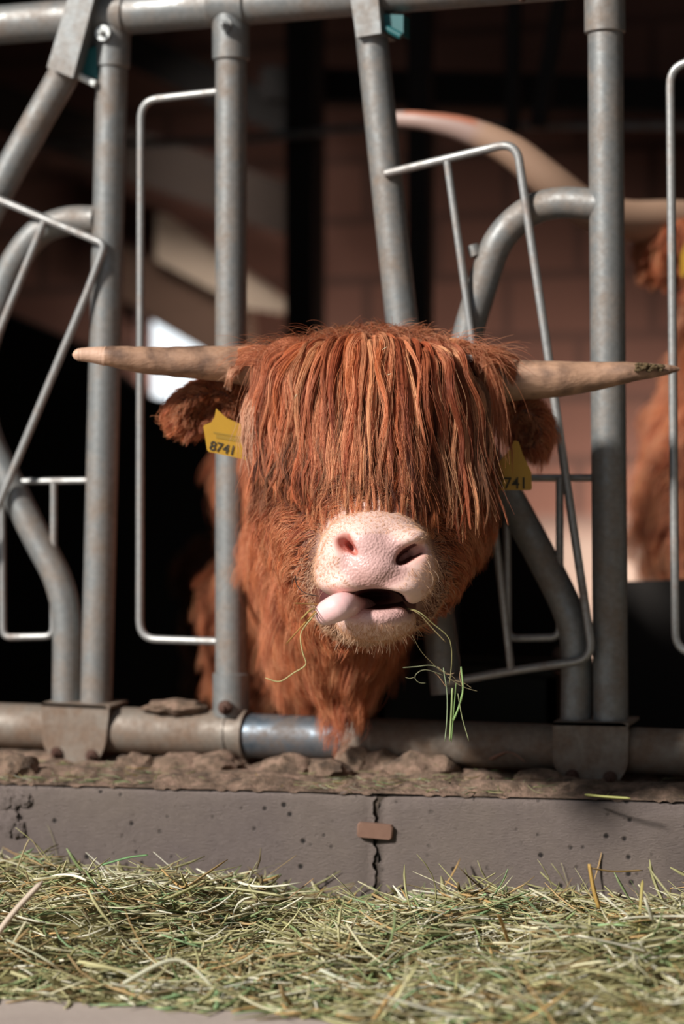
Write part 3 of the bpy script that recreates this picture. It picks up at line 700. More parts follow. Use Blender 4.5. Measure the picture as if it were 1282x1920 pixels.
def ear_fur(o, v, f, N, ctr, outdir, tip, n, cols):
    P, M = sample(v, f, N, n, lambda c: 1 + 0 * c[:, 0]); x, y, _ = px_of(P)
    r = np.stack([(x - ctr[0]) / tip[0], -(y - ctr[1]) / tip[1], 0 * x], 1); e = np.linalg.norm(r, axis=1)
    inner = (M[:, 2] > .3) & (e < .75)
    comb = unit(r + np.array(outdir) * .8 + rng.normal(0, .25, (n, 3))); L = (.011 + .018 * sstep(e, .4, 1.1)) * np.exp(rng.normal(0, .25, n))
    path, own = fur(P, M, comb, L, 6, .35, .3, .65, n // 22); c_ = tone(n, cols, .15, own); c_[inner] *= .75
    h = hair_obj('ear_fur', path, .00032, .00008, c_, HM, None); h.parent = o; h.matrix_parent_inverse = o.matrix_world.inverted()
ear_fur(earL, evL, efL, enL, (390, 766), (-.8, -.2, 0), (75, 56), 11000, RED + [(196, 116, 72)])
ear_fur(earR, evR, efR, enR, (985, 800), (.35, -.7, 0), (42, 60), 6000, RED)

# ear tags
m = Mat('yellow_tag_plastic'); m.base(m.mix(m.noise(m.coord(), 40, 3), lin(186, 142, 36), lin(168, 126, 34))); ytag = m.p(Roughness=.5)
m = Mat('tag_print'); m.base(lin(52, 44, 24)); tprint = m.p(Roughness=.7)
m = Mat('tag_small_print'); m.base(lin(150, 118, 34)); tprint2 = m.p(Roughness=.7)
def ear_tag(poly, txt, at_px, size_px, ang, d, parent, small=None, slope=0.0):
    P = [W(x, y, d + (y - poly[0][1]) * slope) for x, y in poly]; back = CR @ np.array([0, 0, -.0016])
    o = MB().prism(P, back).build('ear_tag', ytag, None); o.parent = parent; o.matrix_parent_inverse = parent.matrix_world.inverted()
    cu = bpy.data.curves.new('t', 'FONT'); cu.body = txt; cu.size = 1; cu.extrude = .02; cu.offset = .012
    to = bpy.data.objects.new('t', cu); col.objects.link(to); dg = bpy.context.evaluated_depsgraph_get(); me = bpy.data.meshes.new_from_object(to.evaluated_get(dg)); bpy.data.objects.remove(to)
    s = pr(size_px, d); R = np.array(Matrix.Rotation(ang, 3, 'Z')); base = cc(*at_px, d - .0012)
    for q in me.vertices: q.co = toW((R @ (np.array((q.co.x, q.co.y, q.co.z * .02)) * s) + base)[None])[0]
    t = link('number', me, tprint, None); t.parent = o; t.matrix_parent_inverse = Matrix.Identity(4)
    if small:
        for k, (x0, y0, x1, y1, th) in enumerate(small):
            q = [W(x0, y0 - th, d - .0006), W(x1, y1 - th, d - .0006), W(x1, y1 + th, d - .0006), W(x0, y0 + th, d - .0006)]
            e = MB().prism(q, back * .2).build('printed_line', tprint2, None); e.parent = o; e.matrix_parent_inverse = Matrix.Identity(4)
ear_tag([(405, 766), (425, 784), (462, 800), (468, 858), (461, 862), (391, 847), (388, 843), (381, 800), (383, 797), (396, 792), (402, 782)], '8741', (391, 843), 25, math.radians(-12.5), 3.455, earL,
        [(400, 811, 458, 821, 1.6), (405, 818, 458, 828, 3.2)])
ear_tag([(964, 826), (972, 828), (980, 852), (996, 886), (997, 916), (994, 919), (925, 919), (922, 880), (940, 860), (956, 842)], '8741', (929, 916), 30, 0, 3.455, earR)

# ---------------- fur over the body
def region_len(x, y, d):
    L = np.full(len(x), .055)
    head = sstep(3.56 - d, 0, .1); L = L * (1 - head) + .030 * head
    face = sstep(3.36 - d, 0, .08); L = L * (1 - face) + .022 * face
    mzz = sstep(1.5 - np.sqrt(((x - 702) / 112) ** 2 + ((y - 1090) / 132) ** 2), .05, .4) * (d < 3.36); L = L * (1 - mzz) + .006 * mzz
    return L
def vis(c):                                                        # denser where it faces the open side and lies near it
    x, y, d = px_of(c); near = np.where(d < 3.95, 1.0, np.where(d < 4.5, .35, .06)); near = near * np.where((y > 700) | (d > 3.6), 1, .5)
    m_ = np.sqrt(((x - 702) / 112) ** 2 + ((y - 1090) / 132) ** 2) < 1.12
    return near * np.where(m_ & (d < 3.33), 0, 1.0)
n = 110000
P, M = sample(V, FC, NV, n, vis); x, y, d = px_of(P)
comb = np.stack([(x - 690) / 230, -.9 - .3 * sstep(y, 1000, 1200), np.full(n, .12)], 1)
fz = sstep(3.42 - d, 0, .1)[:, None]; comb = comb * (1 - fz) + fz * np.stack([(x - 700) / 110, -.55 + 0 * x, -.5 + 0 * x], 1)
comb = unit(comb + rng.normal(0, .12, (n, 3))); L = region_len(x, y, d) * np.exp(rng.normal(0, .22, n))
path, own = fur(P, M, comb, L, 7, .32, .3, .72, 3600, .16)
c_ = tone(n, RED, .16, own)
pale = (sstep(1.26 - np.sqrt(((x - 702) / 112) ** 2 + ((y - 1080) / 125) ** 2), 0, .3) * (d < 3.36) * .85)[:, None]
c2 = tone(n, CREAM + PALE, .1, own); c_ = c_ * (1 - pale) + c2 * pale
ud = (sstep(3.6 - d, 0, .05) * sstep(965 - y, 0, 60))[:, None] * .55; c_ = c_ * (1 - ud)  # fur under the fringe darkened: painted shade between the locks
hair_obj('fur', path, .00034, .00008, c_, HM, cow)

# short fuzz and bristles on muzzle and chin
n = 15000
def mzw(c):
    x, y, d = px_of(c); e = np.sqrt(((x - 702) / 112) ** 2 + ((y - 1090) / 132) ** 2)
    pd = (np.sqrt(((x - 703) / 66) ** 2 + ((y - 1055) / 54) ** 2) < 1.0) | ((np.abs(x - 705) < 66) & (np.abs(y - 1148) < 17)) | ((np.abs(x - 690) < 98) & (np.abs(y - 1125) < 22))
    nos = (((x - 650) / 26) ** 2 + ((y - 1022) / 24) ** 2 < 1) | (((x - 766) / 30) ** 2 + ((y - 1040) / 24) ** 2 < 1)
    return np.where((e < 1.3) & (d < 3.34) & ~pd & ~nos, 1.0, 0)
P, M = sample(V, FC, NV, n, mzw); x, y, d = px_of(P)
comb = np.stack([(x - 702) / 90, np.where(y < 1040, .45, -.6 - (y > 1150) * .6), np.full(n, .0)], 1); comb = unit(comb + rng.normal(0, .15, (n, 3)))
chin = sstep(y, 1150, 1195); edge = sstep(np.sqrt(((x - 702) / 112) ** 2 + ((y - 1090) / 132) ** 2), .8, 1.1)
L = (.003 + .005 * chin + .002 * edge) * np.exp(rng.normal(0, .3, n))
path, own = fur(P, M, comb, L, 5, .3, .1, .5, 900, .25); c_ = tone(n, CREAM, .1, own); k = (chin * .4 + .15)[:, None]; c_ = c_ * (1 - k) + np.array(lin(190, 136, 92)) * k
hair_obj('muzzle_fuzz', path, .00016, .00005, c_, HM, cow)
n = 420; P, M = sample(V, FC, NV, n, lambda c: mzw(c) * (((px_of(c)[1] > 1165) | (np.abs(px_of(c)[0] - 702) > 78)) & (px_of(c)[1] > 1040)))
x, y, d = px_of(P); comb = unit(np.stack([(x - 702) / 70, -.9 + 0 * x, .1 + 0 * x], 1) + rng.normal(0, .3, (n, 3)))
path, _ = fur(P, M, comb, .009 + .011 * rng.random(n), 7, .45, .5, 0, 0, .3); hair_obj('whiskers', path, .00022, .00008, tone(n, CREAM, .1), HM, cow)

# ---------------- the long fringe: locks falling from the poll
bv = BVHTree.FromPolygons([tuple(p) for p in V], [tuple(int(i) for i in q) for q in FC])
def front(xp, yp, dmax=3.6):                                       # skin depth under a pixel of the head
    o = Vector((0, 0, 0)); r = Vector(tuple(cc(xp, yp, 1.0))).normalized(); h = bv.ray_cast(o, r)[0]
    return -h.z if h is not None and -h.z < dmax else None
locks = []; K = 22
def lock(x0, y0, d0, x1, y1, x2, y2, x3, y3, wd, ns, bulge=.022, tint=0, wave=1.0, back=0.0):
    ts = np.linspace(0, 1, K); pts = []
    ph, fr, am = rnd.random() * 6, 1.2 + rnd.random() * 1.8, (2 + 5 * rnd.random()) * wave
    last = d0
    for t in ts:
        a, b, c, e = (1 - t) ** 3, 3 * t * (1 - t) ** 2, 3 * t * t * (1 - t), t ** 3
        xx = a * x0 + b * x1 + c * x2 + e * x3 + am * math.sin(ph + t * fr * 6.28) * t; yy = a * y0 + b * y1 + c * y2 + e * y3
        base = np.interp(yy, [600, 640, 700, 800, 900, 1000, 1060], [3.43, 3.37, 3.335, 3.305, 3.262, 3.19, 3.17]) + .10 * ((xx - 703) / 260) ** 2
        fdp = front(xx, yy)
        dd = min(base, (fdp - .006) if fdp else 9) - bulge * math.sin(PI * min(1, t * 1.1)) + back
        dd = dd if t > 0 else d0
        last = last * .35 + dd * .65 if t > 0 else dd; pts.append(cc(xx, yy, last))
    locks.append((np.array(pts), wd, ns, tint))
    return
def fringe(u, layer):
    """u: -1 far left .. 1 far right of the parting"""
    au = abs(u)
    x0 = 700 + u * 120 + rnd.uniform(-14, 14); y0 = 640 + au * 18 + rnd.uniform(-10, 22)
    bl = rnd.uniform(0, 1)
    if layer == 0:                                                 # top layer
        x1 = 700 + u * 205; y1 = 590 + au * 30 + 12 * bl
        if u < 0: x2 = 705 + u * 232; x3 = 705 + u * (222 + rnd.uniform(-22, 14)); y3 = np.interp(u, [-1, -.8, -.5, 0], [900, 930, 985, 975]) + rnd.uniform(-50, 25)
        else: x1 = 700 + u * 190; x2 = 705 + u * 180; x3 = 705 + u * (232 + rnd.uniform(-36, 24)); y3 = np.interp(u, [0, .4, .7, 1], [965, 1000, 1010, 980]) + rnd.uniform(-70, 25)
        y2 = 760
    else:                                                          # lower roots on the forehead
        x0 = 700 + u * 185 + rnd.uniform(-10, 10); y0 = rnd.uniform(665, 790) + au * 15; x1 = x0 + u * 22; y1 = y0 - 8
        x2 = x0 + u * 40; y2 = y0 + 110; x3 = x0 + u * rnd.uniform(15, 60); y3 = min(y0 + rnd.uniform(170, 290), 995 - 60 * au * (u < 0))
    x1 += rnd.gauss(0, 16); x2 += rnd.gauss(0, 15)
    d0 = 3.42 if layer == 0 else (front(x0, y0) or 3.4) + .004
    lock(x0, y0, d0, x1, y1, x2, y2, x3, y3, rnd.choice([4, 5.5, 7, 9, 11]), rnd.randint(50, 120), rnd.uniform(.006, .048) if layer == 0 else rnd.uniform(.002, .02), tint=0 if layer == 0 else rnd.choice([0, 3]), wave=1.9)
for i in range(175):
    u = -1 + 2 * (i + rnd.random()) / 175
    if u < .4 or rnd.random() > .42: fringe(u, 0)
for i in range(120): fringe(-1 + 2 * (i + rnd.random()) / 120, 1)
# hair over the horn bases and temples
for i in range(46):
    s = -1 if i % 2 else 1; t = rnd.random()
    if s < 0: lock(560 + 30 * t, 640 + 20 * t, 3.44, 500, 630, 452 + 40 * t, 700, 452 + rnd.uniform(0, 50), rnd.uniform(800, 930), 9, 90, .01, 1)
    else: lock(840 + 20 * t, 640 + 20 * t, 3.44, 900, 640, 925 + 20 * t, 690, rnd.uniform(900, 960), rnd.uniform(800, 900), 9, 80, .006, 0)
for i in range(26):                                                # wisps lying out along the horns
    s = -1 if i % 2 else 1; t = rnd.random(); b = 700 + s * 190
    lock(b, 660 + 40 * t, 3.45, b + s * 30, 645 + 20 * t, b + s * 60, 660 + 25 * t, b + s * rnd.uniform(55, 95), rnd.uniform(655, 720) + (15 if s > 0 else 0), 10, 60, .016, 1, .3)
for i in range(3): lock(436 + 8 * i, 690, 3.43, 430, 700, 426 + 3 * i, 712, 420 + 6 * i, 728 + 3 * i, 6, 50, .03, 2, .1)
for i in range(10): lock(470 + 3 * i, 740, 3.43, 455 + 2 * i, 770, 450 + 2 * i, 810, 448 + rnd.uniform(0, 28), rnd.uniform(830, 905), 8, 70, .02, 2, .6)
PA = []; CO = []; RA = []
base_t = np.linspace(0, 1, K)
for pts, wd, ns, tint in locks:
    tan = unit(np.gradient(pts, axis=0)); sd_ = unit(np.cross(tan, np.array([0, 0, 1.0]))); up = np.cross(sd_, tan)
    a = rng.random(ns) * 2 * PI; rr = np.sqrt(rng.random(ns)); wm = pr(wd, 3.3)
    prof = (1.0 + .25 * np.sin(PI * base_t)) * (1 - .9 * base_t ** 1.1)
    ox = (np.cos(a) * rr)[:, None] * prof[None] * wm; oy = (np.sin(a) * rr)[:, None] * prof[None] * wm * .7
    p = pts[None] + sd_[None] * ox[..., None] + up[None] * oy[..., None]
    ph = rng.random((ns, 1, 3)) * 6; fr = rng.uniform(5, 14, (ns, 1, 1)); p = p + np.sin(base_t[None, :, None] * fr + ph) * .0011 * base_t[None, :, None]
    st = rng.random(ns) < .07; p[st] += (rng.normal(0, .014, (st.sum(), 1, 3)) * base_t[None, :, None] ** 1.5) * np.array([1, .5, 1])
    ln = rng.uniform(.72, 1.0, ns)                                 # uneven ends
    idx = ln[:, None] * base_t[None] * (K - 1); i0 = np.clip(idx.astype(int), 0, K - 2); fr_ = (idx - i0)[..., None]
    p = np.take_along_axis(p, i0[..., None].repeat(3, 2), 1) * (1 - fr_) + np.take_along_axis(p, (i0 + 1)[..., None].repeat(3, 2), 1) * fr_
    k = rnd.random(); bcol = np.array(lin(*rnd.choice(RED))) * rnd.uniform(.82, 1.2)
    if tint == 1: bcol = bcol * .6 + np.array(lin(*PALE[0])) * .4
    if tint == 3: bcol = bcol * .38  # some forehead locks darkened as painted shade in the gaps
    if tint == 2: bcol = np.array(lin(214, 168, 138))
    if tint == 0 and rnd.random() < .16: bcol = np.array(lin(222, 162, 118))
    PA.append(p); CO.append(bcol[None] * np.exp(rng.normal(0, .16, (ns, 1)))); RA.append(np.full(ns, .0003))
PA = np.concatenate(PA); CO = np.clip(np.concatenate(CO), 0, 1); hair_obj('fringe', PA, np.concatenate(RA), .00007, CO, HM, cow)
# loose flyaway hairs on the crown
n = 900; PA = []
for i in range(n):
    u = rnd.uniform(-1, 1); x0, y0 = 700 + u * 220, 632 + 40 * u * u + rnd.uniform(-12, 20); dx = u * 40 + rnd.uniform(-55, 55)
    a, b, c = cc(x0, y0, 3.40), cc(x0 + dx * .5, y0 - rnd.uniform(15, 38), 3.38), cc(x0 + dx, y0 + rnd.uniform(-32, 40), 3.37)
    t = np.linspace(0, 1, 10)[:, None]; PA.append(a * (1 - t) ** 2 + b * 2 * t * (1 - t) + c * t * t)
hair_obj('flyaway_hair', np.array(PA), .0002, .00007, tone(n, PALE + RED, .1), HM, cow)
# eye, mostly under the fringe
m = Mat('cow_eye'); m.base((.012, .008, .006)); em = m.p(Roughness=.08)
def eye(px, py, d):
    f_ = spline([W(px - 1, py, d), W(px + 1, py, d)], 2); mb = MB(); c0 = W(px, py, d); r0 = pr(17, d)
    T_ = [c0 + np.array((0, 0, 1.0)) * r0 * math.cos(a) for a in np.linspace(.01, PI - .01, 16)]; mb.tube(T_, [r0 * math.sin(a) for a in np.linspace(.01, PI - .01, 16)], 24); mb.build('eye', em, cow)
for ex in (572, 868):
    fdp = front(ex, 838)
    if fdp: eye(ex, 838, fdp + .004)
# ------------------------------------------------------------------ second cow, further back on the right
c2p = W(1420, 1000, 4.7)
cow2 = empty('highland_cow', (c2p[0], c2p[1], STZ), 'blurred reddish cow standing behind the right post, mostly out of the picture', 'cow')
q0 = cc(1420, 700, 4.6)
fd = Field(axis([(.35, .014), (1.55, None)]), axis([(-.75, .014), (.65, None)]), axis([(-6.0, .03), (-4.05, None)]))
fd.ell(cc(1440, 430, 4.5), (.135, .10, .11), .04); fd.cone(cc(1440, 470, 4.46), cc(1445, 760, 4.28), .11, .062, .04)
fd.cone(cc(1445, 600, 4.55), cc(1445, 820, 4.9), .15, .2, .06); fd.ell(cc(1430, 960, 4.72), (.235, .27, .25), .06); fd.cone(cc(1450, 850, 4.9), cc(1470, 850, 5.7), .24, .26, .06)
for px, d in ((1345, 4.75), (1520, 4.75), (1380, 5.7), (1560, 5.7)):
    fd.cone(zc_(px, d, .42), zc_(px, d, .2), .085, .05, .05); fd.cone(zc_(px, d, .2), zc_(px, d, STZ + .05), .045, .04, .03)
v, f = fd.surf(); N, _ = vnormals(v, f); b2 = mesh('body', toW(v), f, skinm, cow2)
vcol(b2, np.tile(np.array(lin(110, 58, 38)), (len(v), 1))); fattr(b2, np.zeros(len(v)), 'wet')
P, M = sample(v, f, N, 22000, lambda c: np.where(px_of(c)[0] < 1500, 1.0, .15))
comb = unit(np.stack([0 * P[:, 0] - .15, -1 + 0 * P[:, 0], .15 + 0 * P[:, 0]], 1) + rng.normal(0, .15, P.shape))
path, own = fur(P, M, comb, .06 * np.exp(rng.normal(0, .2, len(P))), 5, .3, .3, .6, 700); hair_obj('fur', path, .0009, .0002, tone(len(P), RED + PALE, .15, own), HM, cow2)
def horn2():
    pts = [(1345, 425, 4.45, 46), (1260, 418, 4.38, 43), (1175, 414, 4.32, 39), (1100, 392, 4.28, 36), (1030, 340, 4.25, 35), (960, 285, 4.24, 32), (880, 247, 4.24, 26), (800, 228, 4.25, 18), (750, 224, 4.27, 16), (722, 226, 4.28, 13), (708, 226, 4.28, 4)]
    P = spline([cc(*p[:3]) for p in pts], 60); R_ = np.interp(np.linspace(0, 10, 61), range(11), [pr(p[3], p[2]) for p in pts]); mb = MB(); mb.tube([toW(p[None])[0] for p in P], R_, 24); o = mb.build('horn', None, cow2)
    nv = len(o.data.vertices); ring = np.minimum(np.arange(nv) // 24, 60); x = np.array([641 + P[k][0] / -P[k][2] * F for k in ring]); side = np.arange(nv) % 24
    c = np.tile(np.array(lin(166, 134, 112)), (nv, 1)); a = sstep(x, 905, 880) * .75; tip = np.array(lin(158, 134, 128)); c = c * (1 - a[:, None]) + tip * a[:, None]
    st = ((np.sin(side / 24 * 6.28 * 2 + .4) > .6) & (x < 885) & (x > 760)); c[st] = lin(166, 108, 86); vcol(o, c)
    m = Mat('far_horn'); at = m.n('ShaderNodeAttribute'); at.attribute_name = 'col'; m.base(at.outputs['Color']); m.p(Roughness=.5); o.data.materials.append(m.m)
    horn([(1530, 425, 4.45, 46), (1620, 418, 4.38, 40), (1720, 380, 4.35, 32), (1820, 300, 4.35, 20), (1880, 240, 4.35, 5)], mat=hm, parent=cow2)
horn2()
e2, v, f, N = ear(((1262, 462), (52, 40), .5, (1340, 440)), 1, 4.36, cow2); 
P, M = sample(v, f, N, 5000, lambda c: 1 + 0 * c[:, 0]); comb = unit(np.stack([-.8 + 0 * P[:, 0], -.7 + 0 * P[:, 0], 0 * P[:, 0]], 1) + rng.normal(0, .3, P.shape))
path, own = fur(P, M, comb, .035 + .02 * rng.random(len(P)), 5, .35, .4, .6, 200); h = hair_obj('ear_fur', path, .0006, .0002, tone(len(P), RED, .15, own), HM, None); h.parent = e2; h.matrix_parent_inverse = e2.matrix_world.inverted()
ear_tag([(1286, 455), (1300, 462), (1318, 478), (1318, 530), (1276, 518), (1276, 478)], '8742', (1282, 522), 20, -.1, 4.30, e2)

# ------------------------------------------------------------------ stalks, hay and dirt
def strands(paths, wd, th, colr, up=(0, 0, 1)):                    # flat blades: (N,K,3) -> verts, quads, colours
    N, K, _ = paths.shape; tan = unit(np.gradient(paths, axis=1)); s = np.cross(tan, np.array(up, float) + rng.normal(0, .5, (N, 1, 3))); s = unit(s); u = unit(np.cross(s, tan))
    pr_ = np.ones(K); pr_[-1] = .35; pr_[0] = .7
    A = s * (wd[:, None] * pr_)[..., None]; B = u * (th[:, None] * pr_)[..., None]
    v = np.stack([paths + A, paths + B, paths - A, paths - B], 2).reshape(-1, 3); base = (np.arange(N)[:, None, None] * K * 4 + np.arange(K - 1)[None, :, None] * 4); k = np.arange(4)[None, None]; k2 = (k + 1) % 4
    q = np.stack([base + k, base + k2, base + 4 + k2, base + 4 + k], -1).reshape(-1, 4)
    e0 = np.arange(N)[:, None] * K * 4 + np.arange(4)[None, ::-1]; e1 = np.arange(N)[:, None] * K * 4 + (K - 1) * 4 + np.arange(4)[None]
    return v, np.concatenate([q, e0, e1]), np.repeat(colr, K * 4, 0)
m = Mat('hay'); at = m.n('ShaderNodeAttribute'); at.attribute_name = 'col'; m.base(at.outputs['Color']); m.b.inputs['Roughness'].default_value = .6
tl = m.n('ShaderNodeBsdfTranslucent'); m.l(at.outputs['Color'], tl.inputs[0]); mx = m.n('ShaderNodeMixShader'); mx.inputs[0].default_value = .25; m.l(m.b.outputs[0], mx.inputs[1]); m.l(tl.outputs[0], mx.inputs[2]); m.l(mx.outputs[0], m.t.nodes['Material Output'].inputs[0]); haym = m.m
def fr_(t, s, z): return a0 + dirc * t + nrm * s + np.array((0, 0, z - CT))
FR = [onZ(x, y, 0) for x, y in ((-100, 1862), (500, 1895), (900, 1950), (1400, 1995))]
ft = [np.dot(p - a0, dirc) for p in FR]; fs = [np.dot(p - a0, nrm) for p in FR]
tpx = lambda x: np.dot(onC(x, 1490) - a0, dirc)
HT = [tpx(x) for x in (-300, 0, 150, 330, 560, 690, 800, 1000, 1200, 1500)]; HH = [.07, .075, .088, .072, .05, .032, .05, .058, .066, .07]
def hay_h(t, s):
    sm = np.interp(t, ft, fs); q = s / sm; env = np.interp(t, HT, HH)
    return env * np.clip(.5 + q * 2.2, 0, 1) * np.clip((1.04 - q) / .5, 0, 1) ** .8 * (1 + .22 * np.sin(t * 17 + s * 9) + .15 * np.sin(t * 41 - s * 23)), sm
tt = np.linspace(-.6, 2.0, 150); ss = np.linspace(.004, 1.02, 40); v = []; f = []
for i, t in enumerate(tt):
    for j, q in enumerate(ss):
        sm = np.interp(t, ft, fs); h = hay_h(t, q * sm)[0]; v.append(fr_(t, q * sm, max(.001, h * .62 - .004 + .004 * rnd.random())))
for i in range(149):
    for j in range(39): f.append((i * 40 + j, i * 40 + j + 1, (i + 1) * 40 + j + 1, (i + 1) * 40 + j))
v = np.array(v); f = np.array(f); mc = np.array(lin(128, 120, 78))[None] * np.exp(rng.normal(0, .35, (len(v), 1)))
HC = [((182, 176, 130), 5), ((160, 156, 108), 5), ((204, 198, 164), 3.4), ((222, 218, 196), 2), ((134, 150, 100), 2.2), ((168, 142, 98), 1.8), ((190, 156, 102), 1), ((124, 108, 74), 2), ((146, 176, 126), .8)]
def hcol(n):
    w_ = np.array([c[1] for c in HC]); i = rng.choice(len(HC), n, p=w_ / w_.sum()); return np.array([lin(*c[0]) for c in HC])[i] * np.exp(rng.normal(0, .14, (n, 1)))
n = 11500; K = 6; t = rng.uniform(-.55, 1.95, n); sm = np.interp(t, ft, fs); s = sm * rng.random(n) * 1.03; h = hay_h(t, s)[0]
z = np.maximum(.003, h * (.55 + .45 * rng.random(n) ** .6)); L = rng.uniform(.025, .12, n) * np.where(rng.random(n) < .25, 1.4, 1)
yaw = rng.normal(0, .9, n); pitch = rng.normal(.03, .2, n); k = rng.random(n) < .03; pitch[k] = rng.uniform(.3, 1.1, k.sum()); L[k] *= .7
dvec = np.cos(yaw)[:, None] * dirc * np.cos(pitch)[:, None] + np.sin(yaw)[:, None] * nrm * np.cos(pitch)[:, None]; dvec = dvec * np.sign(rng.random((n, 1)) - .5); dvec[:, 2] = np.sin(pitch)
P = a0 + dirc * t[:, None] + nrm * s[:, None]; P[:, 2] = z
u = np.linspace(-.5, .5, K)[None, :, None]; bend = rng.normal(0, .16, (n, 1, 3)) * (u ** 2 * 4) ; path = P[:, None] + dvec[:, None] * L[:, None, None] * u + bend * L[:, None, None] * .5
path[k] += dvec[k][:, None] * L[k][:, None, None] * .45
path[..., 2] = np.maximum(path[..., 2], .002)
sc_ = ((path - a0) @ nrm); path += nrm * np.maximum(0, .004 - sc_)[..., None]
cl = hcol(n); wd = rng.uniform(.0007, .0026, n) * np.where(rng.random(n) < .12, 1.5, 1)
v2, f2, c2_ = strands(path, wd, wd * .45, cl)
hay = mesh('hay', np.concatenate([v, v2]), np.concatenate([f, f2 + len(v)]), haym); vcol(hay, np.concatenate([mc, c2_])); tag(hay, 'loose layer of green and straw coloured hay on the floor along the curb', 'hay', kind='stuff')

def stalk(name, pts, r, colr, label, cat, flat=.5, n=14, group=None, parent=None):
    P = np.array(spline(pts, n)) if len(pts) > 2 else np.linspace(pts[0], pts[1], n); N_ = np.array([r])
    v, f, c = strands(P[None], N_, N_ * flat, np.array([lin(*colr)]) ); o = mesh(name, v, f, haym, parent); vcol(o, c)
    if label: tag(o, label, cat, group)
    return o
def H(x, y, d): return W(x, y, d)
stalk('straw', [H(-40, 1800, 2.98), H(20, 1718, 3.02), H(80, 1652, 3.06)], .0042, (214, 196, 176), 'thick pale straw leaning up at the left edge of the hay', 'straw')
stalk('straw', [H(12, 1762, 2.95), H(60, 1785, 2.94), H(106, 1812, 2.93)], .0026, (208, 208, 176), 'pale flat straw lying low in the hay at far left', 'straw')
stalk('straw', [H(150, 1682, 3.2), H(185, 1660, 3.2), H(215, 1680, 3.19), H(212, 1700, 3.19), H(190, 1722, 3.19)], .0016, (196, 150, 86), 'golden hooked straw curling over in the left hay', 'straw')
stalk('straw', [H(30, 1635, 3.38), H(52, 1578, 3.39), H(62, 1578, 3.39), H(80, 1605, 3.38), H(130, 1645, 3.34)], .0011, (176, 160, 118), 'thin kinked straw arching above the hay against the left curb', 'straw')
stalk('straw', [H(190, 1622, 3.33), H(240, 1608, 3.33), H(278, 1603, 3.33)], .0018, (126, 168, 112), 'green tipped stem lying on top of the left hay', 'straw')
stalk('straw', [H(205, 1630, 3.3), H(242, 1660, 3.28), H(280, 1690, 3.27)], .0018, (206, 208, 172), 'pale stem crossing downward on the left hay heap', 'straw')
stalk('straw', [H(340, 1665, 3.28), H(430, 1666, 3.26), H(530, 1680, 3.25)], .0020, (204, 200, 152), 'long pale stem lying level across the left middle of the hay', 'straw')
stalk('straw', [H(480, 1658, 3.38), H(556, 1603, 3.38)], .0011, (150, 128, 88), 'thin brown straw pointing up to the right before the purple curb', 'straw')
stalk('straw', [H(540, 1685, 3.33), H(588, 1647, 3.33)], .0016, (158, 128, 92), 'short brown straw pointing up just left of the curb joint', 'straw')
stalk('straw', [H(738, 1680, 3.28), H(805, 1715, 3.26)], .0022, (222, 222, 194), 'white glossy straw right of the curb joint', 'straw')
stalk('straw', [H(992, 1665, 3.12), H(1040, 1690, 3.1), H(1095, 1722, 3.1)], .0024, (206, 200, 168), 'pale straw slanting down in the right hay', 'straw')
stalk('straw', [H(1104, 1620, 3.08), H(1112, 1665, 3.08), H(1124, 1705, 3.08)], .0030, (190, 154, 84), 'upright bent yellow straw in the right hay', 'straw')
stalk('straw', [H(1108, 1628, 3.08), H(1150, 1634, 3.09), H(1205, 1632, 3.1)], .0022, (160, 130, 78), 'brownish straw bridging level from the bent yellow straw', 'straw')
stalk('straw', [H(1196, 1765, 3.0), H(1200, 1700, 3.02), H(1204, 1650, 3.04)], .0032, (172, 158, 92), 'upright olive straw standing near the right edge', 'straw')
stalk('straw', [H(1110, 1800, 2.97), H(1180, 1772, 2.98), H(1250, 1738, 3.0)], .0030, (214, 210, 172), 'long pale straw slanting up at lower right', 'straw')
stalk('straw', [H(1030, 1750, 3.02), H(1120, 1735, 3.02), H(1230, 1728, 3.03)], .0026, (140, 164, 92), 'broad green blade lying level in the right hay', 'straw')
stalk('straw', [H(600, 1818, 2.88), H(650, 1840, 2.87), H(690, 1850, 2.87)], .0042, (218, 220, 196), 'thick whitish straw blurred low in the middle of the hay', 'straw')
stalk('straw', [H(230, 1845, 2.86), H(330, 1800, 2.87), H(400, 1850, 2.85)], .0036, (206, 204, 178), 'thick pale blade arched in the blurred front of the hay', 'straw')

# straw and grass held in the cow's mouth
sl = empty('straw_wisp', tuple(W(596, 1138, 3.12)), 'golden straw wisp hanging from the left of the cow\'s mouth beside the tongue', 'straw')
T_ = lambda x, y, d=3.10: W(x, y, d)
stalk('stem', [T_(606, 1136, 3.14), T_(592, 1146, 3.12), T_(568, 1172), T_(536, 1208)], .0018, (186, 142, 74), None, None, parent=sl)
stalk('stem', [T_(606, 1134, 3.14), T_(590, 1133, 3.12), T_(552, 1131)], .0008, (190, 152, 90), None, None, parent=sl)
stalk('stem', [T_(600, 1140, 3.14), T_(582, 1144), T_(563, 1162)], .0014, (176, 150, 84), None, None, parent=sl)
stalk('stem', [T_(602, 1142, 3.14), T_(585, 1158), T_(564, 1188), T_(567, 1222), T_(573, 1246), T_(550, 1262), T_(524, 1278), T_(497, 1271)], .0009, (196, 186, 130), None, None, 1, 34, parent=sl)
gr = empty('grass_tuft', tuple(W(790, 1150, 3.14)), 'green grass stems dangling from the right of the cow\'s mouth', 'grass')
G_ = lambda x, y, d=3.13: W(x, y, d)
stalk('stem', [G_(762, 1140, 3.17), G_(786, 1148), G_(812, 1170), G_(838, 1192), G_(846, 1215), G_(846, 1250), G_(842, 1285)], .0008, (146, 140, 92), None, None, 1, 30, parent=gr)
stalk('stem', [G_(764, 1142, 3.17), G_(784, 1150), G_(812, 1180), G_(836, 1205)], .0009, (150, 132, 92), None, None, parent=gr)
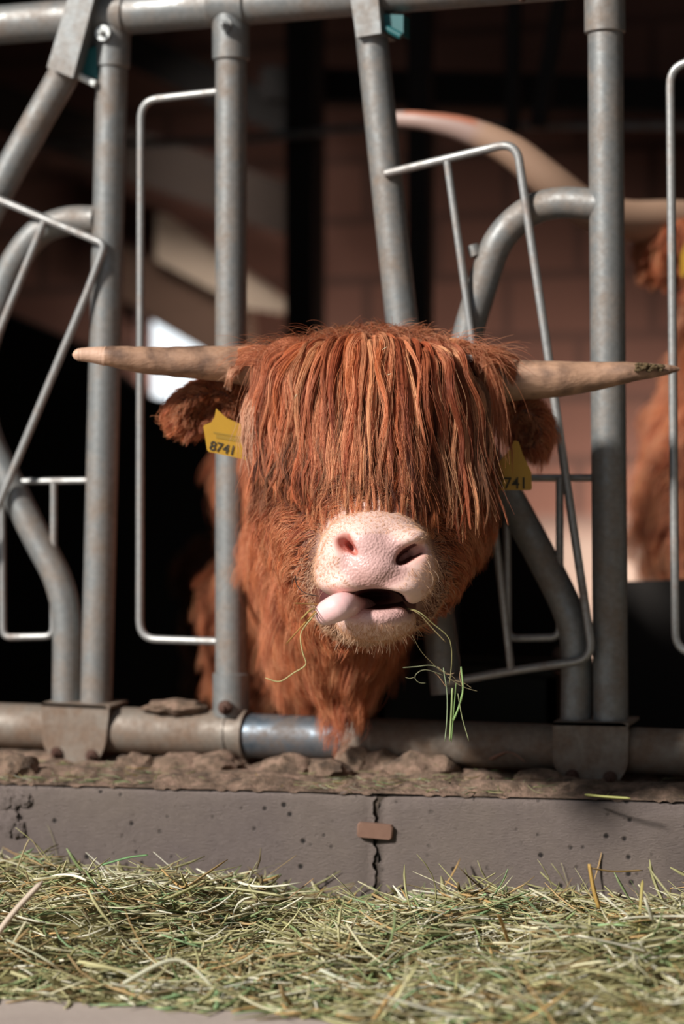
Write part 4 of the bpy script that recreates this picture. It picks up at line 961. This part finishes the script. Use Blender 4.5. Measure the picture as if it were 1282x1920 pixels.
stalk('stem', [G_(772, 1190), G_(790, 1222), G_(812, 1245), G_(830, 1262)], .0006, (126, 112, 76), None, None, parent=gr)
for pts, r, c in (([(831, 1252), (838, 1300), (838, 1345), (834, 1391)], .0014, (160, 176, 138)), ([(848, 1290), (846, 1340), (843, 1390)], .0015, (158, 176, 118)), ([(855, 1280), (851, 1330), (846, 1392)], .0009, (130, 160, 96)),
                  ([(858, 1300), (866, 1345), (879, 1390)], .0012, (150, 156, 112)), ([(864, 1250), (868, 1290), (862, 1320), (850, 1352)], .0014, (150, 180, 116)), ([(866, 1300), (858, 1330), (848, 1350)], .001, (132, 168, 96))):
    stalk('stem', [G_(x, y) for x, y in pts], r * .9, c, None, None, parent=gr)
for k, pts in enumerate(([(838, 1262), (810, 1248), (780, 1250), (755, 1252)], [(835, 1268), (800, 1256), (782, 1262), (778, 1272), (786, 1280), (798, 1281)], [(776, 1270), (768, 1272), (760, 1270)], [(840, 1270), (862, 1285), (880, 1292), (895, 1296)], [(845, 1275), (868, 1280), (884, 1290)], [(832, 1258), (850, 1270), (862, 1285)], [(820, 1250), (838, 1264), (852, 1262)], [(864, 1252), (862, 1270), (868, 1290)], [(838, 1290), (822, 1268), (815, 1262)])):
    stalk('leaf', [G_(x, y, 3.13 + .004 * (k % 3)) for x, y in pts], .0007, (128 + 5 * k, 132, 100), None, None, .6, 18, parent=gr)
o = stalk('dark_curl', [W(553, 1078, 3.20), W(557, 1098, 3.18), W(572, 1112, 3.17), W(598, 1118, 3.15)], .0007, (50, 32, 24), None, None, 1, 20, parent=cow)
# crumbs caught in the fringe
for k, (x, y, dx, dy) in enumerate(((716, 656, 10, -6), (727, 703, 7, -3), (624, 826, 3, 6), (757, 908, 6, 22), (552, 748, 4, -9))):
    stalk('straw_bit', [W(x, y, 3.27), W(x + dx, y + dy, 3.268)], .0009, (222, 206, 170), ('tiny pale straw bit highest on the crown of the fringe', 'tiny pale straw bit just below the topmost one on the fringe', 'tiny pale straw bit in the left middle of the fringe', 'longest pale straw bit caught low in the fringe above the muzzle', 'tiny pale straw bit caught at the upper left of the fringe')[k], 'straw', .6, 4, 'straw bits caught in the fringe')

# soil and crumbs on the ledge
def ledge(x, y, z=CT): return onZ(x, y, z)
tt = np.linspace(-.5, 1.9, 400); ss = np.linspace(-.002, -.40, 44); v = []; f = []
from mathutils import noise as ns
for t in tt:
    for s_ in ss:
        a = ns.fractal(Vector((t * 9, s_ * 14, 3)), 1, 2, 5); b = ns.noise(Vector((t * 55, s_ * 55, 1)))
        e = min(1, -s_ / .05); h = max(-.002, (.009 + .015 * a + .004 * b) * e + (.0015 if b > -.2 else -.001)); h = min(h, .018)
        v.append(a0 + dirc * t + nrm * (s_ - .001) + np.array((0, 0, h)))
nt, n2_ = len(tt), len(ss)
for i in range(nt - 1):
    for j in range(n2_ - 1): f.append((i * n2_ + j, (i + 1) * n2_ + j, (i + 1) * n2_ + j + 1, i * n2_ + j + 1))
so = mesh('soil', v, np.array(f), dirtm); tag(so, 'dry brown soil and crumbs spread on the ledge under the bottom rail', 'soil', kind='stuff')
n = 1400; t = rng.uniform(-.3, 1.5, n); s = -.004 - .2 * rng.random(n) ** 1.2; P = a0 + dirc * t[:, None] + nrm * s[:, None]; P[:, 2] += .006 + .012 * rng.random(n) * np.clip(-s / .05, .2, 1)
yaw = rng.normal(0, .9, n); L = rng.uniform(.008, .045, n); dv = np.cos(yaw)[:, None] * dirc + np.sin(yaw)[:, None] * nrm; dv[:, 2] = rng.normal(0, .15, n)
u = np.linspace(-.5, .5, 5)[None, :, None]; path = P[:, None] + dv[:, None] * L[:, None, None] * u + rng.normal(0, .25, (n, 1, 3)) * (u ** 2) * L[:, None, None]
keep = np.sin(t * 11 + 1) + rng.normal(0, .5, n) > -.1; path = path[keep]; wd = rng.uniform(.0004, .0011, keep.sum())
cl = hcol(keep.sum()) * np.array([.62, .66, .6]); v, f, c = strands(path, wd, wd * .5, cl); o = mesh('chaff', v, f, haym); vcol(o, c); tag(o, 'scattered hay chaff lying on the soil of the ledge', 'chaff', kind='stuff')
def clod(px, py, w_px, h_px, seed, label, name='dung_clod', mat=None, z=None, dpt=None):
    z = (CT + .010) if z is None else z; h_px *= 1.35; p = onZ(px, py, z); d = np.dot(CR.T @ (p - CL), (0, 0, -1)); mb = MB()
    sx_, sz = pr(w_px / 2, d), pr(h_px / 2, d); k = max(1, int(w_px / 60)); Rz = Rj
    for i in range(k):
        o = (i + .5) / k - .5; blob(mb, p + dirc * o * sx_ * 1.7 + nrm * rnd.uniform(-.006, .006) + np.array((0, 0, sz * .3 * rnd.random())), np.array([sx_ / k * 1.35, dpt or max(.016, sx_ / k), sz * rnd.uniform(.9, 1.25)]), seed=seed * 7 + i, R=Rz)
    return tag(mb.build(name, mat or dirtm), label, 'clod')
clod(575, 1452, 150, 42, 1, 'pinkish brown dried dung clod on the ledge below the rail joint')
clod(690, 1446, 120, 48, 2, 'middle dried dung clod on the ledge right under the cow\'s dewlap')
clod(790, 1452, 110, 46, 3, 'cracked dried dung clod on the ledge right of the dewlap')
clod(370, 1442, 165, 36, 4, 'flat brown dung clod under the left bottom rail')
clod(28, 1450, 80, 44, 5, 'lumpy brown clod on the ledge at the left edge')
clod(252, 1440, 60, 30, 6, 'small dark clod just right of the left foot plate')
clod(905, 1462, 60, 22, 8, 'small flat clod on the ledge below the right bottom rail')
clod(1010, 1462, 70, 26, 9, 'greyish clod on the ledge left of the right foot plate')
# cake of dung lying over the left rail
mb = MB(); ra = P0(330, 1372); 
for k, (x, sx_, sz) in enumerate(((318, .036, .010), (352, .034, .011), (336, .03, .013))):
    p = P0(x, 1362) + np.array((0, -.014, .032)); blob(mb, p, np.array([sx_, .026, sz]), seed=60 + k)
tag(mb.build('dung_cake', dirtm), 'grey brown cake of dried dung lying over the left bottom rail', 'clod')
stalk('dry_leaf', [P0(918, 1424, -.037), P0(935, 1416, -.04), P0(952, 1410, -.042), P0(968, 1416, -.042), P0(986, 1430, -.04)], .0038, (170, 126, 106), 'curled pinkish dry leaf stuck low on the right bottom rail', 'leaf', .25)
stalk('straw', [ledge(1096, 1490, CT + .012), ledge(1135, 1494, CT + .012), ledge(1182, 1497, CT + .012)], .0020, (164, 164, 98), 'green yellow stem lying on the ledge below the right foot plate', 'straw')
